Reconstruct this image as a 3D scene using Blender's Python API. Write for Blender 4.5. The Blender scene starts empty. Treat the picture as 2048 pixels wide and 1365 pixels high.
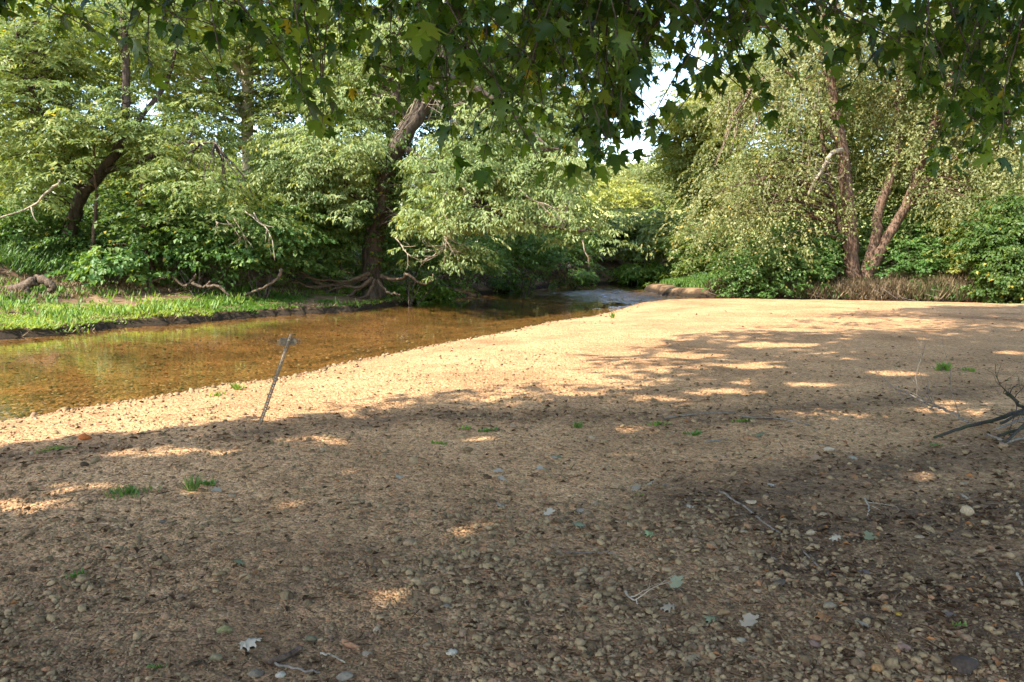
import bpy, bmesh, math
import numpy as np
from mathutils import Vector, Matrix

S = bpy.context.scene
COL = S.collection
rng = np.random.default_rng(7)
PI = math.pi

# ------------------------------------------------------------------ camera
F = 1593.0                      # focal length in photo pixels (2048 wide)
CAMH = 1.6
HORIZON = 510.0
PITCH = math.atan((682.5 - HORIZON) / F)
cam = bpy.data.cameras.new('camera')
cam.sensor_width = 36.0
cam.lens = 36.0 * F / 2048.0
cam.clip_start = 0.05
cam.clip_end = 3000.0
camo = bpy.data.objects.new('camera', cam)
COL.objects.link(camo)
camo.location = (0, 0, CAMH)
camo.rotation_euler = (PI / 2 - PITCH, 0, 0)
S.camera = camo

# ------------------------------------------------------------------ sky and sun
SUN_EL = math.radians(43)
SUN_DIR = np.array([0.80, 0.60])            # ground direction in which shadows fall
world = bpy.data.worlds.new('World')
S.world = world
world.use_nodes = True
wn = world.node_tree.nodes
wl = world.node_tree.links
wn.clear()
sky = wn.new('ShaderNodeTexSky')
sky.sky_type = 'NISHITA'
sky.sun_disc = False
sky.sun_elevation = SUN_EL
sky.sun_rotation = math.atan2(-SUN_DIR[0], -SUN_DIR[1])
sky.air_density = 1.0
sky.dust_density = 0.6
sky.ozone_density = 0.6
bg = wn.new('ShaderNodeBackground')
bg.inputs['Strength'].default_value = 0.15
wo = wn.new('ShaderNodeOutputWorld')
wl.new(sky.outputs[0], bg.inputs[0])
wl.new(bg.outputs[0], wo.inputs[0])
sun = bpy.data.lights.new('sun', 'SUN')
sun.energy = 3.3
sun.angle = math.radians(0.55)
sun.color = (1.0, 0.94, 0.85)
suno = bpy.data.objects.new('sun', sun)
COL.objects.link(suno)
sv = Vector((SUN_DIR[0] * math.cos(SUN_EL), SUN_DIR[1] * math.cos(SUN_EL), -math.sin(SUN_EL)))
suno.rotation_euler = sv.to_track_quat('-Z', 'Y').to_euler()
suno.location = (-20, -15, 30)

S.view_settings.view_transform = 'Standard'
S.view_settings.look = 'None'
S.view_settings.exposure = 1.97
S.view_settings.gamma = 1.0
S.view_settings.use_curve_mapping = False
S.render.engine = 'CYCLES'
S.cycles.max_bounces = 8
S.cycles.diffuse_bounces = 4
S.cycles.glossy_bounces = 3
S.cycles.transmission_bounces = 4
S.cycles.transparent_max_bounces = 8
S.cycles.caustics_reflective = False
S.cycles.caustics_refractive = False
S.cycles.use_adaptive_sampling = True
S.cycles.adaptive_threshold = 0.02
S.cycles.use_denoising = True
S.cycles.sample_clamp_indirect = 6.0

# ------------------------------------------------------------------ helpers
_c, _s = math.cos(PITCH), math.sin(PITCH)


def P(px, py, Y):
    """world point on the ray of photo pixel (px, py) at distance Y ahead"""
    a = (px - 1024.0) / F
    b = (682.5 - py) / F
    dy = _c + b * _s
    dz = -_s + b * _c
    k = Y / dy
    return np.array([a * k, Y, CAMH + dz * k])


def G(px, py, z=0.0):
    """world point where that ray meets the level z"""
    a = (px - 1024.0) / F
    b = (682.5 - py) / F
    dy = _c + b * _s
    dz = -_s + b * _c
    k = (z - CAMH) / dz
    return np.array([a * k, dy * k, z])


def project(p):
    d = p - np.array([0, 0, CAMH])
    zc = d[:, 1] * _c - d[:, 2] * _s
    yc = d[:, 1] * _s + d[:, 2] * _c
    zc2 = np.where(zc < 1e-3, 1e-3, zc)
    return 1024 + F * d[:, 0] / zc2, 682.5 - F * yc / zc2, zc


def unit(v):
    v = np.asarray(v, float)
    return v / np.maximum(np.linalg.norm(v, axis=-1, keepdims=True), 1e-9)


_tab = np.random.default_rng(99).random((256, 256))


def vnoise(x, y):
    xi = np.floor(x).astype(int); yi = np.floor(y).astype(int)
    fx = x - xi; fy = y - yi
    fx = fx * fx * (3 - 2 * fx); fy = fy * fy * (3 - 2 * fy)
    a = _tab[xi & 255, yi & 255]; b = _tab[(xi + 1) & 255, yi & 255]
    c = _tab[xi & 255, (yi + 1) & 255]; d = _tab[(xi + 1) & 255, (yi + 1) & 255]
    return (a * (1 - fx) + b * fx) * (1 - fy) + (c * (1 - fx) + d * fx) * fy


def fbm(x, y, o=4):
    r = np.zeros_like(np.asarray(x, float)); w = 1.0; t = 0
    for i in range(o):
        r = r + w * vnoise(x * 2 ** i + 17.3 * i, y * 2 ** i + 5.1 * i); t += w; w *= 0.5
    return r / t


def mesh(name, v, t, smooth=True, tint=None):
    """mesh datablock from vertices, triangles and an optional per-triangle tint"""
    v = np.ascontiguousarray(v, np.float32); t = np.ascontiguousarray(t, np.int32)
    me = bpy.data.meshes.new(name)
    me.vertices.add(len(v)); me.vertices.foreach_set('co', v.ravel())
    me.loops.add(t.size); me.loops.foreach_set('vertex_index', t.ravel())
    me.polygons.add(len(t)); me.polygons.foreach_set('loop_start', np.arange(0, t.size, 3, dtype=np.int32))
    if smooth:
        me.polygons.foreach_set('use_smooth', np.ones(len(t), bool))
    if tint is not None:
        a = me.attributes.new('tint', 'FLOAT', 'FACE')
        a.data.foreach_set('value', np.ascontiguousarray(tint, np.float32))
    me.update(calc_edges=True)
    return me


def link(name, me, mat=None, parent=None, **props):
    o = bpy.data.objects.new(name, me)
    COL.objects.link(o)
    if mat is not None and me is not None and len(me.materials) == 0:
        me.materials.append(mat)
    if parent is not None:
        o.parent = parent
    for k, x in props.items():
        o[k] = x
    return o


def empty(name, loc, label, cat, group=None):
    o = bpy.data.objects.new(name, None)
    COL.objects.link(o)
    o.empty_display_size = 0.2
    o.location = loc
    o['label'] = label; o['category'] = cat
    if group: o['group'] = group
    return o


class MB:
    """collects vertices and triangles for one mesh object"""
    def __init__(s): s.v = []; s.t = []; s.c = []; s.n = 0
    def add(s, v, t, c=None):
        v = np.asarray(v, float).reshape(-1, 3); t = np.asarray(t, int).reshape(-1, 3)
        s.v.append(v); s.t.append(t + s.n); s.n += len(v)
        s.c.append(np.full(len(t), 0.5) if c is None else np.broadcast_to(np.asarray(c, float), (len(t),)))
    def tube(s, pts, rad, sides=7, rough=0.0, c=None, cap=True):
        pts = np.asarray(pts, float); n = len(pts)
        rad = np.broadcast_to(np.asarray(rad, float), (n,)).copy()
        tan = unit(np.gradient(pts, axis=0))
        up = np.array([0, 0, 1.0]) if abs(tan[0][2]) < 0.9 else np.array([1.0, 0, 0])
        u = unit(np.cross(tan[0], up)); V = []
        th = np.linspace(0, 2 * PI, sides, endpoint=False)
        for i in range(n):
            u = unit(u - tan[i] * np.dot(u, tan[i])); w = np.cross(tan[i], u)
            rr = rad[i] * (1 + rough * (rng.random(sides) - 0.5) * 2) if rough else rad[i] * np.ones(sides)
            V.append(pts[i] + (np.cos(th) * rr)[:, None] * u + (np.sin(th) * rr)[:, None] * w)
        V = np.concatenate(V); T = []
        i = np.arange(n - 1)[:, None] * sides; j = np.arange(sides)[None, :]; k = (j + 1) % sides
        a = (i + j).ravel(); b = (i + k).ravel(); cc = (i + sides + k).ravel(); d = (i + sides + j).ravel()
        T = np.concatenate([np.stack([a, b, cc], 1), np.stack([a, cc, d], 1)])
        if cap:
            e = (n - 1) * sides
            T = np.concatenate([T, [[e, e + q, e + q + 1] for q in range(1, sides - 1)], [[0, q + 1, q] for q in range(1, sides - 1)]])
        s.add(V, T, c)
    def build(s, name, mat, parent=None, smooth=True, origin=None, **props):
        v = np.concatenate(s.v) if s.v else np.zeros((0, 3)); t = np.concatenate(s.t) if s.t else np.zeros((0, 3), int)
        if origin is not None: v = v - np.asarray(origin)
        o = link(name, mesh(name, v, t, smooth, np.concatenate(s.c) if s.c else None), mat, parent, **props)
        if origin is not None: o.location = origin
        return o


def curve(pts, n=10, jit=0.0):
    """smooth path (Catmull-Rom) through points"""
    p = np.asarray(pts, float)
    if len(p) == 2: p = np.array([p[0], p[0] * .67 + p[1] * .33, p[0] * .33 + p[1] * .67, p[1]])
    q = np.concatenate([[2 * p[0] - p[1]], p, [2 * p[-1] - p[-2]]])
    out = []
    segs = len(p) - 1
    for u in np.linspace(0, segs - 1e-6, n):
        i = int(u); f = u - i
        a, b, c, d = q[i], q[i + 1], q[i + 2], q[i + 3]
        out.append(0.5 * (2 * b + (c - a) * f + (2 * a - 5 * b + 4 * c - d) * f * f + (3 * b - a - 3 * c + d) * f ** 3))
    out = np.array(out)
    if jit:
        j = rng.normal(0, jit, out.shape); j[0] = 0; j[-1] = 0
        out = out + j
    return out


# ------------------------------------------------------------------ materials
def new_mat(name):
    m = bpy.data.materials.new(name); m.use_nodes = True
    nt = m.node_tree; nt.nodes.clear()
    return m, nt, nt.nodes, nt.links


def ramp(N, stops, interp='LINEAR'):
    r = N.new('ShaderNodeValToRGB'); e = r.color_ramp.elements
    r.color_ramp.interpolation = interp
    while len(e) > 1: e.remove(e[-1])
    e[0].position = stops[0][0]; e[0].color = (*stops[0][1], 1)
    for p, c in stops[1:]:
        x = e.new(p); x.color = (*c, 1)
    return r


def leaf_mat(name, dark, mid, light, odd=(0.42, 0.30, 0.03), trans=0.38, tcol=None, rough=0.45, objrand=False, spec=0.3):
    m, nt, N, L = new_mat(name)
    if objrand:
        a = N.new('ShaderNodeObjectInfo'); src = a.outputs['Random']
    else:
        a = N.new('ShaderNodeAttribute'); a.attribute_name = 'tint'; src = a.outputs['Fac']
    r = ramp(N, [(0.0, dark), (0.45, mid), (0.93, light), (0.96, odd)])
    L.new(src, r.inputs[0])
    p = N.new('ShaderNodeBsdfPrincipled'); p.inputs['Roughness'].default_value = rough
    p.inputs['Specular IOR Level'].default_value = spec
    L.new(r.outputs[0], p.inputs['Base Color'])
    t = N.new('ShaderNodeBsdfTranslucent')
    mx = N.new('ShaderNodeMix'); mx.data_type = 'RGBA'; mx.blend_type = 'MULTIPLY'; mx.inputs[0].default_value = 1.0
    L.new(r.outputs[0], mx.inputs[6]); mx.inputs[7].default_value = (*(tcol or (1.9, 1.75, 0.7)), 1)
    L.new(mx.outputs[2], t.inputs['Color'])
    s = N.new('ShaderNodeMixShader'); s.inputs[0].default_value = trans
    L.new(p.outputs[0], s.inputs[1]); L.new(t.outputs[0], s.inputs[2])
    o = N.new('ShaderNodeOutputMaterial'); L.new(s.outputs[0], o.inputs[0])
    return m


def bark_mat(name, dark, light, scale=6.0, stretch=0.25, bump=0.6, moss=None):
    m, nt, N, L = new_mat(name)
    tc = N.new('ShaderNodeNewGeometry')
    mp = N.new('ShaderNodeMapping'); mp.inputs['Scale'].default_value = (1, 1, stretch)
    L.new(tc.outputs['Position'], mp.inputs['Vector'])
    n1 = N.new('ShaderNodeTexNoise'); n1.inputs['Scale'].default_value = scale; n1.inputs['Detail'].default_value = 6
    n1.inputs['Roughness'].default_value = 0.7
    L.new(mp.outputs[0], n1.inputs['Vector'])
    r = ramp(N, [(0.32, dark), (0.68, light)])
    L.new(n1.outputs[0], r.inputs[0])
    p = N.new('ShaderNodeBsdfPrincipled'); p.inputs['Roughness'].default_value = 0.85
    p.inputs['Specular IOR Level'].default_value = 0.2
    col = r.outputs[0]
    if moss:
        n2 = N.new('ShaderNodeTexNoise'); n2.inputs['Scale'].default_value = 9.0; n2.inputs['Detail'].default_value = 3
        L.new(tc.outputs['Position'], n2.inputs['Vector'])
        r2 = ramp(N, [(0.5, (0, 0, 0)), (0.6, (1, 1, 1))]); L.new(n2.outputs[0], r2.inputs[0])
        mx = N.new('ShaderNodeMix'); mx.data_type = 'RGBA'
        L.new(r2.outputs[0], mx.inputs[0]); L.new(col, mx.inputs[6]); mx.inputs[7].default_value = (*moss, 1)
        col = mx.outputs[2]
    L.new(col, p.inputs['Base Color'])
    b = N.new('ShaderNodeBump'); b.inputs['Strength'].default_value = bump; b.inputs['Distance'].default_value = 0.04
    L.new(n1.outputs[0], b.inputs['Height']); L.new(b.outputs[0], p.inputs['Normal'])
    o = N.new('ShaderNodeOutputMaterial'); L.new(p.outputs[0], o.inputs[0])
    return m


WET_RAMP = [(0.0, (0.05, 0.045, 0.02)), (0.4, (0.20, 0.115, 0.04)), (0.8, (0.40, 0.23, 0.075)), (1.0, (0.5, 0.36, 0.16))]
STONE_RAMP = [(0.0, (0.06, 0.040, 0.025)), (0.12, (0.12, 0.078, 0.043)), (0.3, (0.21, 0.145, 0.078)), (0.5, (0.30, 0.210, 0.110)),
              (0.68, (0.37, 0.26, 0.14)), (0.78, (0.27, 0.18, 0.11)), (0.86, (0.34, 0.175, 0.085)), (0.93, (0.26, 0.19, 0.12)), (1.0, (0.46, 0.35, 0.22))]


def stone_mat(name, mode):
    m, nt, N, L = new_mat(name)
    p = N.new('ShaderNodeBsdfPrincipled'); p.inputs['Roughness'].default_value = 0.85
    p.inputs['Specular IOR Level'].default_value = 0.06
    tc = N.new('ShaderNodeNewGeometry')
    n = N.new('ShaderNodeTexNoise'); n.inputs['Scale'].default_value = 90; n.inputs['Detail'].default_value = 4
    L.new(tc.outputs['Position'], n.inputs['Vector'])
    if mode == 'color':
        a = N.new('ShaderNodeObjectInfo'); col = a.outputs['Color']
    else:
        if mode == 'obj':
            a = N.new('ShaderNodeObjectInfo'); src = a.outputs['Random']
        else:
            a = N.new('ShaderNodeAttribute'); a.attribute_name = 'tint'; src = a.outputs['Fac']
        r = ramp(N, WET_RAMP if mode == 'wet' else STONE_RAMP); L.new(src, r.inputs[0]); col = r.outputs[0]
    mx = N.new('ShaderNodeMix'); mx.data_type = 'RGBA'; mx.blend_type = 'MULTIPLY'; mx.inputs[0].default_value = 0.7
    r2 = ramp(N, [(0.3, (0.55, 0.52, 0.5)), (0.7, (1.25, 1.22, 1.15))]); L.new(n.outputs[0], r2.inputs[0])
    L.new(col, mx.inputs[6]); L.new(r2.outputs[0], mx.inputs[7])
    L.new(mx.outputs[2], p.inputs['Base Color'])
    b = N.new('ShaderNodeBump'); b.inputs['Strength'].default_value = 0.4; b.inputs['Distance'].default_value = 0.004
    L.new(n.outputs[0], b.inputs['Height']); L.new(b.outputs[0], p.inputs['Normal'])
    o = N.new('ShaderNodeOutputMaterial'); L.new(p.outputs[0], o.inputs[0])
    return m


def gravel_mat(name, wet_or_shade=False):
    m, nt, N, L = new_mat(name)
    g = N.new('ShaderNodeNewGeometry')
    p = N.new('ShaderNodeBsdfPrincipled'); p.inputs['Roughness'].default_value = 0.9
    p.inputs['Specular IOR Level'].default_value = 0.04
    def vor(scale):
        v = N.new('ShaderNodeTexVoronoi'); v.inputs['Scale'].default_value = scale
        L.new(g.outputs['Position'], v.inputs['Vector']); return v
    v1 = vor(34 if wet_or_shade else 70); v2 = vor(12 if wet_or_shade else 24)
    sep = N.new('ShaderNodeSeparateColor'); L.new(v1.outputs['Color'], sep.inputs[0])
    sep2 = N.new('ShaderNodeSeparateColor'); L.new(v2.outputs['Color'], sep2.inputs[0])
    r1 = ramp(N, STONE_RAMP); L.new(sep.outputs[0], r1.inputs[0])
    r2 = ramp(N, STONE_RAMP); L.new(sep2.outputs[1], r2.inputs[0])
    mx = N.new('ShaderNodeMix'); mx.data_type = 'RGBA'; mx.inputs[0].default_value = 0.35
    L.new(r1.outputs[0], mx.inputs[6]); L.new(r2.outputs[0], mx.inputs[7])
    n1 = N.new('ShaderNodeTexNoise'); n1.inputs['Scale'].default_value = 0.8 if wet_or_shade else 0.55; n1.inputs['Detail'].default_value = 8
    n1.inputs['Roughness'].default_value = 0.65
    L.new(g.outputs['Position'], n1.inputs['Vector'])
    if wet_or_shade:
        rr = ramp(N, [(0.30, (0.35, 0.33, 0.20)), (0.45, (0.90, 0.68, 0.38)), (0.60, (1.35, 0.98, 0.54)), (0.75, (1.6, 1.14, 0.6))])
    else:
        rr = ramp(N, [(0.28, (1.16, 0.94, 0.80)), (0.5, (1.95, 1.60, 1.36)), (0.7, (2.4, 2.04, 1.76))])
    L.new(n1.outputs[0], rr.inputs[0])
    m2 = N.new('ShaderNodeMix'); m2.data_type = 'RGBA'; m2.blend_type = 'MULTIPLY'; m2.inputs[0].default_value = 1.0
    L.new(mx.outputs[2], m2.inputs[6]); L.new(rr.outputs[0], m2.inputs[7])
    col = m2.outputs[2]
    if not wet_or_shade:
        # humus and washed-up bark dust along the drift lines, plus foreground shade painted in (vertex attribute 'humus')
        a = N.new('ShaderNodeAttribute'); a.attribute_name = 'humus'
        n3 = N.new('ShaderNodeTexNoise'); n3.inputs['Scale'].default_value = 7; n3.inputs['Detail'].default_value = 6; n3.inputs['Roughness'].default_value = 0.75
        L.new(g.outputs['Position'], n3.inputs['Vector'])
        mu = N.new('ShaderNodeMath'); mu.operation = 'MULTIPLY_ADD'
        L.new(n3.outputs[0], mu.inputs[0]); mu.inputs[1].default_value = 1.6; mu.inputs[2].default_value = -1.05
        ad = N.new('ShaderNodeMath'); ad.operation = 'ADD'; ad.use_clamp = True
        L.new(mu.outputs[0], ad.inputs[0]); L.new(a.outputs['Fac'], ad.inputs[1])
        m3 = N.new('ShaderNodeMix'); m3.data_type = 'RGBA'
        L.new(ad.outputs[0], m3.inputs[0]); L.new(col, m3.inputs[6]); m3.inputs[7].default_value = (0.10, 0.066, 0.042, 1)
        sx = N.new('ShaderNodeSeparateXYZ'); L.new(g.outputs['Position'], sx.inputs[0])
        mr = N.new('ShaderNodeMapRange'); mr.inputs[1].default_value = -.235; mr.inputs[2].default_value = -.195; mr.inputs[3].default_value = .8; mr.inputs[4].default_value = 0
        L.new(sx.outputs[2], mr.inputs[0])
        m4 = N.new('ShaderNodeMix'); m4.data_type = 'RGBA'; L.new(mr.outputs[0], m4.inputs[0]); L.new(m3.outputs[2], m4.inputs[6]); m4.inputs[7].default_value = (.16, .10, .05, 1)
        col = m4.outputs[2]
    L.new(col, p.inputs['Base Color'])
    mm = N.new('ShaderNodeMath'); mm.operation = 'ADD'
    k = N.new('ShaderNodeMath'); k.operation = 'MULTIPLY'; k.inputs[1].default_value = 2.0
    L.new(v2.outputs['Distance'], k.inputs[0]); L.new(v1.outputs['Distance'], mm.inputs[0]); L.new(k.outputs[0], mm.inputs[1])
    b = N.new('ShaderNodeBump'); b.invert = True; b.inputs['Strength'].default_value = 0.9; b.inputs['Distance'].default_value = 0.012
    L.new(mm.outputs[0], b.inputs['Height']); L.new(b.outputs[0], p.inputs['Normal'])
    o = N.new('ShaderNodeOutputMaterial'); L.new(p.outputs[0], o.inputs[0])
    return m


def soil_mat(name, stops, scale=1.2, bump=0.5, wet_or_shade=None):
    m, nt, N, L = new_mat(name)
    g = N.new('ShaderNodeNewGeometry')
    n = N.new('ShaderNodeTexNoise'); n.inputs['Scale'].default_value = scale; n.inputs['Detail'].default_value = 9; n.inputs['Roughness'].default_value = 0.68
    L.new(g.outputs['Position'], n.inputs['Vector'])
    r = ramp(N, stops); L.new(n.outputs[0], r.inputs[0])
    p = N.new('ShaderNodeBsdfPrincipled'); p.inputs['Roughness'].default_value = 0.9; p.inputs['Specular IOR Level'].default_value = 0.15
    col = r.outputs[0]
    if wet_or_shade is not None:     # shade of the overhanging bank painted dark just above the water
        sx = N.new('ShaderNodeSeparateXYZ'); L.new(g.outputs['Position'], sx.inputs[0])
        mr = N.new('ShaderNodeMapRange'); mr.inputs[1].default_value = wet_or_shade + .10; mr.inputs[2].default_value = wet_or_shade + .24; mr.inputs[3].default_value = 1; mr.inputs[4].default_value = 0
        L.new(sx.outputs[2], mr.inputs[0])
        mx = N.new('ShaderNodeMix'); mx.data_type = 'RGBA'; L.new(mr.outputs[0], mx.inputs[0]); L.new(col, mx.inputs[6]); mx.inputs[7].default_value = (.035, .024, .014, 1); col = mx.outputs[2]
    L.new(col, p.inputs['Base Color'])
    b = N.new('ShaderNodeBump'); b.inputs['Strength'].default_value = bump; b.inputs['Distance'].default_value = 0.15
    L.new(n.outputs[0], b.inputs['Height']); L.new(b.outputs[0], p.inputs['Normal'])
    o = N.new('ShaderNodeOutputMaterial'); L.new(p.outputs[0], o.inputs[0])
    return m


def plain_mat(name, col, rough=0.7, metal=0.0, var=0.25, scale=25):
    m, nt, N, L = new_mat(name)
    g = N.new('ShaderNodeNewGeometry')
    n = N.new('ShaderNodeTexNoise'); n.inputs['Scale'].default_value = scale; n.inputs['Detail'].default_value = 5
    L.new(g.outputs['Position'], n.inputs['Vector'])
    r = ramp(N, [(0.3, tuple(c * (1 - var) for c in col)), (0.7, tuple(min(1, c * (1 + var)) for c in col))])
    L.new(n.outputs[0], r.inputs[0])
    p = N.new('ShaderNodeBsdfPrincipled'); p.inputs['Roughness'].default_value = rough; p.inputs['Metallic'].default_value = metal
    L.new(r.outputs[0], p.inputs['Base Color'])
    o = N.new('ShaderNodeOutputMaterial'); L.new(p.outputs[0], o.inputs[0])
    return m


def water_mat():
    m, nt, N, L = new_mat('water')
    g = N.new('ShaderNodeNewGeometry')
    mp = N.new('ShaderNodeMapping'); mp.inputs['Scale'].default_value = (1.0, 1.9, 1.0); mp.inputs['Rotation'].default_value = (0, 0, math.radians(-38))
    L.new(g.outputs['Position'], mp.inputs['Vector'])
    n1 = N.new('ShaderNodeTexNoise'); n1.inputs['Scale'].default_value = 3.2; n1.inputs['Detail'].default_value = 3.0; n1.inputs['Roughness'].default_value = 0.45
    L.new(mp.outputs[0], n1.inputs['Vector'])
    n2 = N.new('ShaderNodeTexNoise'); n2.inputs['Scale'].default_value = 7.0; n2.inputs['Detail'].default_value = 4.0
    L.new(g.outputs['Position'], n2.inputs['Vector'])
    # riffle where the stream shoals below the bend, calmer elsewhere
    sub = N.new('ShaderNodeVectorMath'); sub.operation = 'SUBTRACT'; sub.inputs[1].default_value = (4.6, 36.5, -0.25)
    L.new(g.outputs['Position'], sub.inputs[0])
    sc = N.new('ShaderNodeVectorMath'); sc.operation = 'MULTIPLY'; sc.inputs[1].default_value = (0.20, 0.115, 0)
    L.new(sub.outputs[0], sc.inputs[0])
    ln = N.new('ShaderNodeVectorMath'); ln.operation = 'LENGTH'; L.new(sc.outputs[0], ln.inputs[0])
    nr_ = N.new('ShaderNodeTexNoise'); nr_.inputs['Scale'].default_value = 1.0; nr_.inputs['Detail'].default_value = 6; nr_.inputs['Roughness'].default_value = .7
    mq_ = N.new('ShaderNodeMapping'); mq_.inputs['Scale'].default_value = (1.0, .45, 1); mq_.inputs['Rotation'].default_value = (0, 0, .5); L.new(g.outputs['Position'], mq_.inputs['Vector']); L.new(mq_.outputs[0], nr_.inputs['Vector'])
    ad_ = N.new('ShaderNodeMath'); ad_.operation = 'MULTIPLY_ADD'; L.new(nr_.outputs[0], ad_.inputs[0]); ad_.inputs[1].default_value = 4.0; ad_.inputs[2].default_value = -1.9
    ad2 = N.new('ShaderNodeMath'); ad2.operation = 'ADD'; L.new(ln.outputs['Value'], ad2.inputs[0]); L.new(ad_.outputs[0], ad2.inputs[1])
    rp = ramp(N, [(0.45, (1, 1, 1)), (0.95, (0, 0, 0))]); L.new(ad2.outputs[0], rp.inputs[0])
    # patches of breeze
    n3 = N.new('ShaderNodeTexNoise'); n3.inputs['Scale'].default_value = 0.35; n3.inputs['Detail'].default_value = 2
    L.new(g.outputs['Position'], n3.inputs['Vector'])
    r3 = ramp(N, [(0.42, (0.25, 0.25, 0.25)), (0.62, (1, 1, 1))]); L.new(n3.outputs[0], r3.inputs[0])
    b1 = N.new('ShaderNodeBump'); b1.inputs['Distance'].default_value = 0.05
    mu = N.new('ShaderNodeMath'); mu.operation = 'MULTIPLY'; mu.inputs[1].default_value = 0.14
    L.new(r3.outputs[0], mu.inputs[0]); L.new(mu.outputs[0], b1.inputs['Strength']); L.new(n1.outputs[0], b1.inputs['Height'])
    b2 = N.new('ShaderNodeBump'); b2.inputs['Distance'].default_value = 0.08
    L.new(rp.outputs[0], b2.inputs['Strength']); L.new(n2.outputs[0], b2.inputs['Height']); L.new(b1.outputs[0], b2.inputs['Normal'])
    fr = N.new('ShaderNodeFresnel'); fr.inputs['IOR'].default_value = 1.333; L.new(b2.outputs[0], fr.inputs['Normal'])
    tr = N.new('ShaderNodeBsdfTransparent'); tr.inputs['Color'].default_value = (0.97, 0.95, 0.86, 1)
    gl = N.new('ShaderNodeBsdfGlossy'); rr_ = N.new('ShaderNodeMapRange'); L.new(rp.outputs[0], rr_.inputs[0]); rr_.inputs[3].default_value = 0.04; rr_.inputs[4].default_value = 0.12; L.new(rr_.outputs[0], gl.inputs['Roughness']); gl.inputs['Color'].default_value = (1, 1, 1, 1)
    L.new(b2.outputs[0], gl.inputs['Normal'])
    mx = N.new('ShaderNodeMixShader'); L.new(fr.outputs[0], mx.inputs[0]); L.new(tr.outputs[0], mx.inputs[1]); L.new(gl.outputs[0], mx.inputs[2])
    o = N.new('ShaderNodeOutputMaterial'); L.new(mx.outputs[0], o.inputs[0])
    return m


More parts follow.
